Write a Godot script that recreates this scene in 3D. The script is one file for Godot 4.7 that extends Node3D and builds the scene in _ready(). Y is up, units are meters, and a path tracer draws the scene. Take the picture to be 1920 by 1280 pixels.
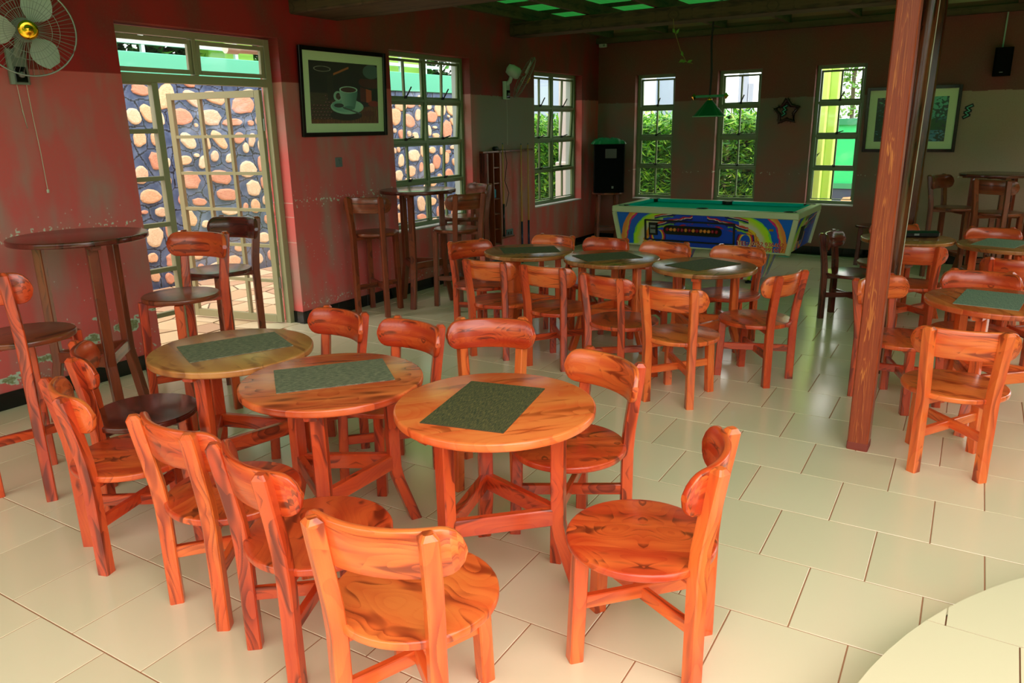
extends Node3D
# A cafe hall with round wooden tables, seen towards its back left corner.
# World: left wall face x = 0, back wall face z = 0, floor y = 0, metres.

var M := {}
var rng := RandomNumberGenerator.new()
var taken := {}

# ------------------------------------------------------------------ naming
func numbered(called: String) -> String:
	if not taken.has(called):
		taken[called] = 0
		return called
	taken[called] += 1
	return "%s_%03d" % [called, taken[called]]

func tag(o: Node, label: String, category := "", group := "", kind := "") -> Node:
	if label: o.set_meta("label", label)
	if category: o.set_meta("category", category)
	if group: o.set_meta("group", group)
	if kind: o.set_meta("kind", kind)
	return o

func thing(called: String, at: Vector3, turn: float, label: String, category: String, group := "") -> Node3D:
	var o := Node3D.new()
	o.name = numbered(called)
	add_child(o)
	o.position = at
	o.rotation.y = turn
	tag(o, label, category, group)
	return o

func structure(called: String) -> Node3D:
	var o := Node3D.new()
	o.name = called
	add_child(o)
	o.set_meta("kind", "structure")
	return o

func part(called: String, mesh: Mesh, m: Material, parent: Node, t := Transform3D()) -> MeshInstance3D:
	var o := MeshInstance3D.new()
	o.name = called
	o.mesh = mesh
	o.material_override = m
	o.transform = t
	parent.add_child(o, true)
	return o

func top(called: String, mesh: Mesh, m: Material, label: String, category: String, group := "") -> MeshInstance3D:
	var o := part(numbered(called), mesh, m, self)
	tag(o, label, category, group)
	return o

# ------------------------------------------------------------------ mesh building
func start() -> SurfaceTool:
	var st := SurfaceTool.new()
	st.begin(Mesh.PRIMITIVE_TRIANGLES)
	return st

func done(st: SurfaceTool) -> ArrayMesh:
	st.generate_normals()
	st.index()
	return st.commit()

# quad a b c d runs counter-clockwise seen from outside
func quad(st: SurfaceTool, p: Array, uv: Array) -> void:
	for k in [0, 2, 1, 0, 3, 2]:
		st.set_uv(uv[k])
		st.add_vertex(p[k])

func tri(st: SurfaceTool, p: Array, uv: Array) -> void:
	for k in [0, 2, 1]:
		st.set_uv(uv[k])
		st.add_vertex(p[k])

# rings: arrays of points, each ring counter-clockwise about the direction of travel
func loft(st: SurfaceTool, rings: Array, smooth := false, caps := true, us := 0.5, vs := 1.0, off := Vector2.ZERO) -> void:
	var n: int = rings[0].size()
	st.set_smooth_group(1 if smooth else -1)
	var v := 0.0
	for i in rings.size() - 1:
		var a: PackedVector3Array = rings[i]
		var b: PackedVector3Array = rings[i + 1]
		var step := a[0].distance_to(b[0])
		var u := 0.0
		for j in n:
			var k := (j + 1) % n
			var w := maxf(a[j].distance_to(a[k]), b[j].distance_to(b[k]))
			quad(st, [a[j], a[k], b[k], b[j]], [
				Vector2(u / us, v / vs) + off, Vector2((u + w) / us, v / vs) + off,
				Vector2((u + w) / us, (v + step) / vs) + off, Vector2(u / us, (v + step) / vs) + off])
			u += w
		v += step
	if caps:
		st.set_smooth_group(-1)
		cap(st, rings[0], true, us, off)
		cap(st, rings[-1], false, us, off)

func cap(st: SurfaceTool, ring: PackedVector3Array, flip: bool, us := 0.5, off := Vector2.ZERO) -> void:
	var c := Vector3.ZERO
	for p in ring: c += p
	c /= ring.size()
	var e := (ring[0] - c).normalized()
	var nn := (ring[0] - c).cross(ring[1] - c).normalized()
	var f := nn.cross(e)
	for j in ring.size():
		var a := ring[j]
		var b := ring[(j + 1) % ring.size()]
		var p := [c, b, a] if flip else [c, a, b]
		var uv := []
		for q in p: uv.append(Vector2((q - c).dot(e), (q - c).dot(f)) / us + off)
		tri(st, p, uv)

func rect_ring(c: Vector3, u: Vector3, v: Vector3, hw: float, hh: float, ch := 0.0) -> PackedVector3Array:
	if ch <= 0.0:
		return PackedVector3Array([c + u * hw - v * hh, c + u * hw + v * hh, c - u * hw + v * hh, c - u * hw - v * hh])
	return PackedVector3Array([
		c + u * hw - v * (hh - ch), c + u * hw + v * (hh - ch), c + u * (hw - ch) + v * hh, c - u * (hw - ch) + v * hh,
		c - u * hw + v * (hh - ch), c - u * hw - v * (hh - ch), c - u * (hw - ch) - v * hh, c + u * (hw - ch) - v * hh])

func round_ring(c: Vector3, u: Vector3, v: Vector3, r: float, n := 12) -> PackedVector3Array:
	var a := PackedVector3Array()
	for k in n:
		var t := TAU * k / n
		a.append(c + u * cos(t) * r + v * sin(t) * r)
	return a

# straight bar of rectangular section from a to b; "up" gives the direction of its height
func bar(st: SurfaceTool, a: Vector3, b: Vector3, w: float, h: float, up := Vector3.UP, ch := 0.0, off := Vector2.ZERO) -> void:
	var d := (b - a).normalized()
	if absf(d.dot(up)) > 0.98: up = Vector3.RIGHT if absf(d.x) < 0.9 else Vector3.BACK
	var v := (up - d * up.dot(d)).normalized()
	var u := v.cross(d)
	loft(st, [rect_ring(a, u, v, w / 2, h / 2, ch), rect_ring(b, u, v, w / 2, h / 2, ch)], false, true, 0.5, 1.0, off)

func bar_mesh(a: Vector3, b: Vector3, w: float, h: float, up := Vector3.UP, ch := 0.0, off := Vector2.ZERO) -> ArrayMesh:
	var st := start()
	bar(st, a, b, w, h, up, ch, off)
	return done(st)

func box(st: SurfaceTool, lo: Vector3, hi: Vector3, ch := 0.0) -> void:
	var c := (lo + hi) / 2
	bar(st, Vector3(c.x, lo.y, c.z), Vector3(c.x, hi.y, c.z), hi.z - lo.z, hi.x - lo.x, Vector3.RIGHT, ch)

func box_mesh(lo: Vector3, hi: Vector3, ch := 0.0) -> ArrayMesh:
	var st := start()
	var c := (lo + hi) / 2
	var s := hi - lo
	# a box with all edges chamfered when ch > 0
	if ch <= 0.0:
		box(st, lo, hi)
	else:
		var u := Vector3.BACK
		var v := Vector3.RIGHT
		var r := []
		for q in [[lo.y, ch], [lo.y + ch, 0.0], [hi.y - ch, 0.0], [hi.y, ch]]:
			r.append(rect_ring(Vector3(c.x, q[0], c.z), u, v, s.z / 2 - q[1], s.x / 2 - q[1], ch))
		loft(st, r)
	return done(st)

func tube(st: SurfaceTool, pts: Array, r: float, n := 8, smooth := true) -> void:
	var rings := []
	for i in pts.size():
		var d: Vector3 = (pts[mini(i + 1, pts.size() - 1)] - pts[maxi(i - 1, 0)]).normalized()
		var up := Vector3.UP if absf(d.y) < 0.9 else Vector3.RIGHT
		var v := (up - d * up.dot(d)).normalized()
		rings.append(round_ring(pts[i], v.cross(d), v, r, n))
	loft(st, rings, smooth)

func tube_mesh(pts: Array, r: float, n := 8) -> ArrayMesh:
	var st := start()
	tube(st, pts, r, n)
	return done(st)

# profile of [radius, y] from the bottom up; planar = uv laid from above
func lathe(st: SurfaceTool, prof: Array, n := 40, planar := 0.0, off := Vector2.ZERO, sm := true) -> void:
	for i in prof.size() - 1:
		st.set_smooth_group(1 if sm else -1)
		var a: Array = prof[i]
		var b: Array = prof[i + 1]
		for k in n:
			var t := TAU * k / n
			var s := TAU * (k + 1) / n
			var p := [Vector3(sin(t) * a[0], a[1], cos(t) * a[0]), Vector3(sin(s) * a[0], a[1], cos(s) * a[0]),
				Vector3(sin(s) * b[0], b[1], cos(s) * b[0]), Vector3(sin(t) * b[0], b[1], cos(t) * b[0])]
			var uv := []
			for q in p:
				uv.append(Vector2(q.x, q.z + q.y * 0.7) / planar + off if planar > 0.0 else Vector2(t, q.y))
			if a[0] < 0.0001: tri(st, [p[0], p[2], p[3]], [uv[0], uv[2], uv[3]])
			elif b[0] < 0.0001: tri(st, [p[0], p[1], p[2]], [uv[0], uv[1], uv[2]])
			else: quad(st, p, uv)

func lathe_mesh(prof: Array, n := 40, planar := 0.0, off := Vector2.ZERO, sm := true) -> ArrayMesh:
	var st := start()
	lathe(st, prof, n, planar, off, sm)
	return done(st)

# round disc with eased edges
func disc_mesh(r: float, y0: float, y1: float, e: float, n := 56, planar := 0.5, off := Vector2.ZERO) -> ArrayMesh:
	var st := start()
	lathe(st, [[0.0, y0], [r - e, y0]], n, planar, off)
	var prof := []
	for k in 5: prof.append([r - e + e * sin(PI / 2 * k / 4), y0 + e - e * cos(PI / 2 * k / 4)])
	for k in 5: prof.append([r - e + e * cos(PI / 2 * k / 4), y1 - e + e * sin(PI / 2 * k / 4)])
	st.set_smooth_group(2)
	lathe(st, prof, n, planar, off)
	lathe(st, [[r - e, y1], [0.0, y1]], n, planar, off)
	return done(st)

# flat polygon (x, y) given counter-clockwise, extruded from z0 to z1
func plate(st: SurfaceTool, poly: PackedVector2Array, z0: float, z1: float) -> void:
	var idx := Geometry2D.triangulate_polygon(poly)
	st.set_smooth_group(-1)
	for k in range(0, idx.size(), 3):
		var a := poly[idx[k]]
		var b := poly[idx[k + 1]]
		var c := poly[idx[k + 2]]
		if (b - a).cross(c - a) < 0:
			var q := b
			b = c
			c = q
		tri(st, [Vector3(a.x, a.y, z1), Vector3(b.x, b.y, z1), Vector3(c.x, c.y, z1)], [a, b, c])
		tri(st, [Vector3(a.x, a.y, z0), Vector3(c.x, c.y, z0), Vector3(b.x, b.y, z0)], [a, c, b])
	for k in poly.size():
		var a := poly[k]
		var b := poly[(k + 1) % poly.size()]
		quad(st, [Vector3(a.x, a.y, z0), Vector3(b.x, b.y, z0), Vector3(b.x, b.y, z1), Vector3(a.x, a.y, z1)], [a, b, b, a])

func plate_mesh(poly: PackedVector2Array, z0: float, z1: float) -> ArrayMesh:
	var st := start()
	plate(st, poly, z0, z1)
	return done(st)

# ------------------------------------------------------------------ materials
func mat(c: Color, rough := 0.6, metal := 0.0, spec := 0.5) -> StandardMaterial3D:
	var m := StandardMaterial3D.new()
	m.albedo_color = c
	m.roughness = rough
	m.metallic = metal
	m.metallic_specular = spec
	return m

func c8(r: int, g: int, b: int) -> Color:
	return Color8(r, g, b)

func picture(w: int, h: int, f: Callable) -> ImageTexture:
	var d := PackedByteArray()
	d.resize(w * h * 3)
	var k := 0
	for y in h:
		for x in w:
			var c: Color = f.call(x, y)
			d[k] = int(clampf(c.r, 0, 1) * 255.0)
			d[k + 1] = int(clampf(c.g, 0, 1) * 255.0)
			d[k + 2] = int(clampf(c.b, 0, 1) * 255.0)
			k += 3
	return ImageTexture.create_from_image(Image.create_from_data(w, h, false, Image.FORMAT_RGB8, d))

func noise(sd: int, freq: float, oct := 4) -> FastNoiseLite:
	var n := FastNoiseLite.new()
	n.seed = sd
	n.noise_type = FastNoiseLite.TYPE_SIMPLEX_SMOOTH
	n.frequency = freq
	n.fractal_octaves = oct
	return n

# wood: u across the grain, v along it; glued staves of different tone when staves > 0
func wood_texture(sd: int, light: Color, mid: Color, dark: Color, rings: float, staves: int, figure: float) -> ImageTexture:
	var a := noise(sd, 1.0, 2)
	var b := noise(sd + 7, 1.0, 2)
	var f := noise(sd + 9, 1.0, 2)
	var r := RandomNumberGenerator.new()
	r.seed = sd
	var sh := []
	for k in 8: sh.append([r.randf_range(-0.16, 0.16), r.randf() * 40.0])
	return picture(384, 512, func(x, y):
		var u: float = x / 384.0
		var v: float = y / 512.0
		var tone := 0.0
		var vo := 0.0
		if staves > 0:
			var s := int(u * staves)
			tone = sh[s % 8][0]
			vo = sh[s % 8][1]
		# mirrored, so that repeats do not show a seam
		var wv := absf(v - 0.5) * 2.0
		var wu := absf(u - 0.5) * 2.0
		# growth rings: long ellipses bent by slow noise, with now and then an eye
		var warp := a.get_noise_2d(wu * 1.3 + vo, wv * 0.9 + vo) * figure * 2.2
		var g := wu * rings + warp * 3.0 + a.get_noise_2d(wu * 3.0 + 9.0 + vo, wv * 2.0) * 0.25
		var saw := fposmod(g, 1.0)
		var ring := saw * saw
		var fine := f.get_noise_2d(wu * 70.0 + vo, wv * 5.0)
		var broad := b.get_noise_2d(wu * 2.6 + vo, wv * 0.8 + vo)
		var t := clampf(0.34 + ring * 0.26 + broad * 0.75 + fine * 0.09 + tone, 0.0, 1.0)
		var dk := smoothstep(0.25, 0.80, b.get_noise_2d(wu * 3.4 + 50.0 + vo, wv * 0.7 + warp * 0.5) + ring * 0.30)
		return light.lerp(mid, t).lerp(dark, dk * 0.70))

func wood(sd: int, light: Color, mid: Color, dark: Color, rings: float, staves: int, figure: float, rough := 0.28) -> StandardMaterial3D:
	var m := mat(Color.WHITE, rough)
	m.albedo_texture = wood_texture(sd, light, mid, dark, rings, staves, figure)
	m.clearcoat_enabled = true
	m.clearcoat = 0.4
	m.clearcoat_roughness = 0.16
	return m

# ------------------------------------------------------------------ camera, sky, light
func make_camera_and_light() -> void:
	var cam := Camera3D.new()
	cam.name = "camera"
	cam.position = Vector3(5.1, 1.65, 10.32)
	cam.rotation_degrees = Vector3(-15.778, 32.807, -0.988)
	cam.fov = 2.0 * rad_to_deg(atan(640.0 / 1416.3))
	cam.near = 0.05
	cam.far = 200.0
	add_child(cam)
	cam.current = true
	var e := Environment.new()
	e.background_mode = Environment.BG_SKY
	var sm := ProceduralSkyMaterial.new()
	sm.sky_top_color = Color(1.0, 0.975, 0.93)
	sm.sky_horizon_color = Color(0.95, 0.97, 1.0)
	sm.sky_energy_multiplier = 1.0
	sm.ground_bottom_color = Color(0.42, 0.40, 0.36)
	sm.ground_horizon_color = Color(0.62, 0.60, 0.55)
	sm.sun_angle_max = 1.0
	var sky := Sky.new()
	sky.sky_material = sm
	e.sky = sky
	e.tonemap_mode = Environment.TONE_MAPPER_LINEAR
	e.tonemap_exposure = 4.4
	e.sdfgi_enabled = true
	e.ssao_enabled = true
	e.ssil_enabled = true
	var we := WorldEnvironment.new()
	we.name = "world_environment"
	we.environment = e
	add_child(we)

# ------------------------------------------------------------------ material library
func make_materials() -> void:
	M.orange = wood(3, c8(246, 124, 58), c8(224, 82, 36), c8(122, 36, 16), 4.0, 0, 0.6)
	M.red = wood(11, c8(224, 90, 42), c8(188, 54, 26), c8(90, 24, 12), 4.0, 0, 0.7)
	M.flame = wood(23, c8(238, 106, 48), c8(198, 58, 26), c8(82, 24, 14), 3.0, 4, 0.9)
	M.tan = wood(31, c8(206, 140, 78), c8(180, 108, 54), c8(132, 72, 34), 3.0, 5, 0.3)
	M.brown = wood(41, c8(140, 66, 36), c8(108, 44, 24), c8(60, 22, 14), 3.0, 0, 0.5)
	M.dark = wood(47, c8(104, 40, 28), c8(80, 28, 20), c8(44, 16, 12), 4.0, 4, 0.6, 0.22)
	M.top_orange = wood(53, c8(250, 128, 64), c8(238, 92, 42), c8(170, 62, 26), 3.0, 5, 0.5, 0.25)
	M.top_stripe = wood(61, c8(232, 116, 60), c8(196, 70, 34), c8(104, 34, 18), 5.0, 8, 0.35, 0.25)
	M.top_far = wood(67, c8(196, 128, 72), c8(166, 96, 50), c8(104, 54, 28), 4.0, 6, 0.4, 0.18)
	M.beam = wood(71, c8(92, 70, 48), c8(70, 50, 34), c8(40, 28, 20), 4.0, 0, 0.4, 0.75)
	M.beam.clearcoat_enabled = false
	M.log = wood(73, c8(110, 56, 30), c8(72, 32, 18), c8(34, 16, 10), 9.0, 0, 0.25, 0.16)
	M.frame_paint = mat(c8(152, 148, 114), 0.38)
	M.window_paint = mat(c8(116, 134, 96), 0.38)
	M.black_tile = mat(c8(14, 14, 16), 0.12)
	M.grout = mat(c8(168, 112, 82), 0.9)
	M.tiles = []
	for c in [c8(231, 214, 184), c8(226, 210, 180), c8(234, 217, 188)]:
		var m := mat(c, 0.17, 0.0, 0.62)
		M.tiles.append(m)
	M.black = mat(c8(12, 12, 13), 0.5)
	M.black_gloss = mat(c8(10, 10, 11), 0.15)
	M.white_plastic = mat(c8(214, 222, 210), 0.4)
	M.grey_plastic = mat(c8(120, 124, 120), 0.4)
	M.grille = mat(c8(150, 156, 146), 0.35, 0.6)
	M.brass = mat(c8(214, 160, 40), 0.16, 1.0)
	M.steel = mat(c8(170, 172, 170), 0.3, 0.9)
	M.cord = mat(c8(205, 200, 180), 0.8)
	M.cable = mat(c8(10, 10, 10), 0.6)
	M.sill = mat(c8(205, 200, 205), 0.6)
	M.mat_board = mat(c8(214, 236, 184), 0.5)
	M.glass = mat(Color(0.9, 0.97, 0.95, 0.05), 0.03)
	M.glass.transparency = BaseMaterial3D.TRANSPARENCY_ALPHA
	M.picture_glass = mat(Color(1, 1, 1, 0.02), 0.05, 0.0, 0.22)
	M.picture_glass.transparency = BaseMaterial3D.TRANSPARENCY_ALPHA
	M.speaker = mat(c8(6, 6, 7), 0.7, 0.0, 0.2)
	M.reveal = mat(c8(176, 192, 192), 0.6)
	M.felt = mat(c8(10, 186, 176), 0.95, 0.0, 0.1)
	M.cream_trim = mat(c8(196, 204, 160), 0.35)
	M.placemats = [weave(81, c8(160, 148, 118), c8(70, 70, 60)), weave(83, c8(122, 102, 58), c8(44, 48, 34)), weave(85, c8(146, 156, 130), c8(80, 98, 88))]
	M.roof = mat(c8(26, 84, 30), 0.5)
	M.roof.backlight_enabled = true
	M.roof.backlight = c8(22, 92, 36)
	M.clear_roof = mat(c8(40, 120, 70), 0.5)
	M.clear_roof.backlight_enabled = true
	M.clear_roof.backlight = c8(30, 96, 58)

func weave(sd: int, a: Color, b: Color) -> StandardMaterial3D:
	var n := noise(sd, 1.0, 3)
	var f := noise(sd + 1, 1.0, 1)
	var m := mat(Color.WHITE, 0.7)
	m.albedo_texture = picture(360, 240, func(x, y):
		var s := n.get_noise_2d(x * 0.035, y * 0.32)
		var w := f.get_noise_2d(x * 0.9, y * 0.9)
		var g := 0.5 + s * 0.9 + w * 0.35 + (0.14 if (x / 2 + y / 2) % 2 == 0 else -0.14)
		return b.lerp(a, clampf(g, 0.0, 1.0)))
	return m

# ------------------------------------------------------------------ wall paint
func plaster_left() -> ImageTexture:
	var n1 := noise(101, 1.0, 4)
	var n2 := noise(102, 1.0, 3)
	var n3 := noise(103, 1.0, 2)
	var W := 1520
	var H := 464
	return picture(W, H, func(px, py):
		var z: float = px * 9.5 / W
		var y: float = (H - 1 - py) * 2.9 / H
		var line: float = 2.04 - 0.035 * clampf((5.5 - z) / 3.0, 0.0, 1.0) + 0.006 * n1.get_noise_2d(z * 6.0, 3.0)
		var grain := n3.get_noise_2d(z * 60.0, y * 60.0)
		var blot := n1.get_noise_2d(z * 2.6, y * 1.5)
		var streak := n2.get_noise_2d(z * 5.0, y * 0.7)
		var c: Color
		if y > line:
			c = c8(166, 25, 25).lerp(c8(120, 48, 40), clampf(0.2 + blot * 0.9 + 0.6 * smoothstep(5.6, 4.2, z), 0.0, 1.0))
			c = c.lerp(c8(130, 104, 84), clampf(grain * 0.5 - 0.12 + blot * 0.15, 0.0, 0.4))
		else:
			var worn := clampf(0.22 + blot * 0.8 + streak * 0.75 + (0.18 if z < 5.2 else 0.0) * smoothstep(0.2, 0.9, y), 0.0, 1.0)
			var patch := smoothstep(1.15, 1.55, y) * smoothstep(3.25, 2.9, z) * smoothstep(1.6, 1.9, z)
			worn = clampf(maxf(worn, patch * (0.85 + blot * 0.4)), 0.0, 0.95)
			c = c8(218, 94, 90).lerp(c8(174, 142, 130), worn * 0.82)
			c = c.lerp(c8(112, 124, 108), patch * 0.75)
			c = c.lerp(c8(196, 120, 112), clampf(grain * 0.35, 0.0, 0.25))
			# scuffs where chair backs rub, and paint flaking above the skirting
			var rub := n3.get_noise_2d(z * 26.0, y * 26.0 + 9.0) - absf(y - 1.06) * 7.0
			if rub > 0.30 and (z > 4.4 and z < 5.9 or z > 7.15): c = c8(206, 214, 196)
			var low := n3.get_noise_2d(z * 30.0 + 5.0, y * 30.0) - absf(y - 0.16) * 9.0
			if low > 0.33 and z > 2.0: c = c8(198, 196, 184)
			var dot := n2.get_noise_2d(z * 42.0 + 11.0, y * 42.0)
			if dot > 0.66 and y < 1.2: c = c8(206, 204, 190)
			var peel := n1.get_noise_2d(z * 4.2 + 3.3, y * 6.5 + 1.7) + 0.30 - absf(y - (0.30 + (7.75 - z) * 0.17)) * 4.2 - absf(z - 7.75) * 0.42
			if peel > 0.10:
				c = c8(190, 206, 184) if peel < 0.24 else c8(126, 128, 84).lerp(c8(164, 178, 150), clampf(grain + 0.3, 0.0, 1.0))
		return c)

func plaster_back() -> ImageTexture:
	var n1 := noise(111, 1.0, 4)
	var n3 := noise(113, 1.0, 2)
	var W := 1024
	var H := 420
	return picture(W, H, func(px, py):
		var x: float = px * 7.15 / W
		var y: float = (H - 1 - py) * 2.9 / H
		var line: float = 1.96 + 0.008 * n1.get_noise_2d(x * 5.0, 3.0)
		var grain := n3.get_noise_2d(x * 55.0, y * 55.0)
		var blot := n1.get_noise_2d(x * 1.6, y * 1.4)
		var c: Color
		if y > line:
			c = c8(124, 56, 46).lerp(c8(104, 68, 56), clampf(0.4 + blot * 0.8, 0.0, 1.0))
		else:
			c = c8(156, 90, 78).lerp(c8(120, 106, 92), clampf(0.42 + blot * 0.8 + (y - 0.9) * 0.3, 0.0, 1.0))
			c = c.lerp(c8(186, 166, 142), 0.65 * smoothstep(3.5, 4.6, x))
			var rub := n3.get_noise_2d(x * 26.0, y * 26.0 + 9.0) - absf(y - 1.02) * 9.0
			if rub > 0.50: c = c8(206, 214, 196)
		return c.lerp(c8(140, 112, 96), clampf(grain * 0.3, 0.0, 0.2)))

func slab(st: SurfaceTool, lo: Vector3, hi: Vector3, along: Vector3, length: float, height := 2.9) -> void:
	var x0 := lo.x; var y0 := lo.y; var z0 := lo.z
	var x1 := hi.x; var y1 := hi.y; var z1 := hi.z
	var faces := [
		[Vector3(x0, y0, z1), Vector3(x1, y0, z1), Vector3(x1, y1, z1), Vector3(x0, y1, z1)],
		[Vector3(x1, y0, z0), Vector3(x0, y0, z0), Vector3(x0, y1, z0), Vector3(x1, y1, z0)],
		[Vector3(x1, y0, z1), Vector3(x1, y0, z0), Vector3(x1, y1, z0), Vector3(x1, y1, z1)],
		[Vector3(x0, y0, z0), Vector3(x0, y0, z1), Vector3(x0, y1, z1), Vector3(x0, y1, z0)],
		[Vector3(x0, y1, z1), Vector3(x1, y1, z1), Vector3(x1, y1, z0), Vector3(x0, y1, z0)],
		[Vector3(x0, y0, z0), Vector3(x1, y0, z0), Vector3(x1, y0, z1), Vector3(x0, y0, z1)]]
	st.set_smooth_group(-1)
	for f in faces:
		var uv := []
		for p in f: uv.append(Vector2(p.dot(along) / length, 1.0 - p.y / height))
		quad(st, f, uv)

func make_shell() -> void:
	# left wall with two windows and a doorway
	var wl := mat(Color.WHITE, 0.62)
	wl.albedo_texture = plaster_left()
	var st := start()
	for r in [[-0.25, 0.51, 0.0, 3.0], [0.51, 1.80, 0.0, 0.655], [0.51, 1.80, 2.33, 3.0], [1.80, 3.17, 0.0, 3.0], [3.17, 4.485, 0.0, 0.655],
			[3.17, 4.485, 2.39, 3.0], [4.485, 5.826, 0.0, 3.0], [5.826, 7.2, 2.38, 3.0], [7.2, 12.4, 0.0, 3.0]]:
		slab(st, Vector3(-0.25, r[2], r[0]), Vector3(0, r[3], r[1]), Vector3.BACK, 9.5)
	var w := part("wall_left", done(st), wl, self)
	w.set_meta("kind", "structure")
	# back wall with three windows
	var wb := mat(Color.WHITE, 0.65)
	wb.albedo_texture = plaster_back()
	st = start()
	var xs := [[0.0, 0.572], [1.155, 1.74], [2.315, 2.965], [3.545, 7.15]]
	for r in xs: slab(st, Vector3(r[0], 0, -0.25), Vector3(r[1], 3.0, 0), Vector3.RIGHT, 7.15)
	for r in [[0.572, 1.155], [1.74, 2.315], [2.965, 3.545]]:
		slab(st, Vector3(r[0], 0, -0.25), Vector3(r[1], 0.645, 0), Vector3.RIGHT, 7.15)
		slab(st, Vector3(r[0], 2.33, -0.25), Vector3(r[1], 3.0, 0), Vector3.RIGHT, 7.15)
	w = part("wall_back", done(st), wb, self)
	w.set_meta("kind", "structure")
	st = start()
	for r in [[0.0, 0.6, 0.0], [0.6, 5.6, 2.3], [5.6, 6.2, 0.0]]:
		slab(st, Vector3(6.9, r[2], r[0]), Vector3(7.15, 3.0, r[1]), Vector3.BACK, 7.15)
	w = part("wall_right", done(st), wb, self)
	w.set_meta("kind", "structure")
	make_floor()
	make_skirting()
	make_roof()

func make_floor() -> void:
	var fl := structure("floor")
	part("screed", box_mesh(Vector3(-0.25, -0.12, -0.25), Vector3(9.0, -0.0025, 12.5)), M.grout, fl)
	var sx := 0.3847
	var sz := 0.4153
	var turn := deg_to_rad(-1.64)
	var ex := Vector3(cos(turn), 0, sin(turn))
	var ez := Vector3(-sin(turn), 0, cos(turn))
	var o := Vector3(4.437, 0, 6.309)
	var mesh := tile_mesh(sx - 0.0045, sz - 0.0045)
	var eye := Vector3(5.1, 1.65, 10.32)
	var near := []
	var rest := start()
	for r in range(-17, 15):
		for c in range(-14, 13):
			var a := (c + 0.5 + (0.0 if posmod(r, 2) == 0 else -0.495)) * sx
			var p := o + ex * a + ez * ((r + 0.5) * sz)
			if p.x < -0.16 or p.x > 8.9 or p.z < -0.15 or p.z > 12.3: continue
			if p.x > 6.7 and p.z < 6.4: continue
			var d := p - eye
			var right := Vector3(cos(deg_to_rad(32.8)), 0, -sin(deg_to_rad(32.8)))
			var ahead := Vector3(-sin(deg_to_rad(32.8)), 0, -cos(deg_to_rad(32.8)))
			var depth := d.dot(ahead)
			var seen := depth > 1.3 and absf(d.dot(right)) < depth * 0.72 + 0.3
			var t := Transform3D(Basis(Vector3.UP, -turn), p)
			if seen: near.append([depth, t])
			else: rest.append_from(mesh, 0, t)
	near.sort_custom(func(p, q): return p[0] < q[0])
	for k in near.size():
		if k < 300: part("tile", mesh, M.tiles[rng.randi() % 3], fl, near[k][1])
		else: rest.append_from(mesh, 0, near[k][1])
	var o2 := part("far_tiles", rest.commit(), M.tiles[0], fl)
	o2.set_meta("kind", "stuff")

func tile_mesh(w: float, d: float) -> ArrayMesh:
	var st := start()
	var rings := []
	for q in [[-0.009, 0.0], [-0.0016, 0.0], [0.0, 0.0016]]:
		rings.append(rect_ring(Vector3(0, q[0], 0), Vector3.BACK, Vector3.RIGHT, d / 2 - q[1], w / 2 - q[1]))
	loft(st, rings)
	return done(st)

func make_skirting() -> void:
	var bl := structure("baseboard_left")
	var z := 0.012
	while z < 12.0:
		var l := 0.385
		if z + l > 5.80 and z < 5.826: l = 5.826 - z
		if not (z > 5.82 and z < 7.19):
			part("skirting_tile", box_mesh(Vector3(0.0, 0.0, z + 0.001), Vector3(0.013, 0.108, z + l - 0.001), 0.002), M.black_tile, bl)
		z += l
		if z > 5.82 and z < 7.2: z = 7.2
	# skirting turns into the door reveal
	part("skirting_tile", box_mesh(Vector3(-0.11, 0.0, 5.826), Vector3(0.013, 0.108, 5.838), 0.002), M.black_tile, bl)
	var bb := structure("baseboard_back")
	var x := 0.014
	while x < 6.8:
		part("skirting_tile", box_mesh(Vector3(x + 0.001, 0.0, 0.0), Vector3(minf(x + 0.384, 6.89), 0.108, 0.013), 0.002), M.black_tile, bb)
		x += 0.385

func make_roof() -> void:
	var ce := structure("ceiling")
	# translucent green corrugated sheets: old dull ones at the back, newer clear ones in front
	var old := roof_sheet(-0.3, 4.98)
	var fresh := roof_sheet(4.9, 8.4)
	var longer := roof_sheet(4.9, 12.4)
	for k in 10:
		var t := Transform3D(Basis(), Vector3(-0.32 + k * 0.8, 3.02 + 0.003 * (k % 2), 0))
		part("roof_sheet", old, M.roof, ce, t)
		part("roof_sheet", longer if k < 6 else fresh, M.clear_roof, ce, t.translated(Vector3(0, -0.006, 0)))
	for k in 9:
		part("joist", bar_mesh(Vector3(0.2 + k * 0.8, 2.90, 0.0), Vector3(0.2 + k * 0.8, 2.90, 12.4 if k < 5 else 8.4), 0.05, 0.13), M.beam, ce)
	for k in 12:
		part("batten", bar_mesh(Vector3(0.0, 2.985, 0.35 + k * 0.72), Vector3(7.1, 2.985, 0.35 + k * 0.72), 0.05, 0.04), M.beam, ce)
	part("wall_plate", bar_mesh(Vector3(0.0, 2.80, 0.05), Vector3(6.9, 2.80, 0.05), 0.09, 0.07), M.beam, ce)
	part("main_beam", bar_mesh(Vector3(0.0, 2.755, 2.20), Vector3(6.9, 2.755, 2.20), 0.28, 0.15, Vector3.UP, 0.008), M.beam, ce)
	part("deep_beam", bar_mesh(Vector3(0.0, 2.705, 5.40), Vector3(6.9, 2.705, 5.40), 0.55, 0.26, Vector3.UP, 0.012), M.beam, ce)

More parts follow.
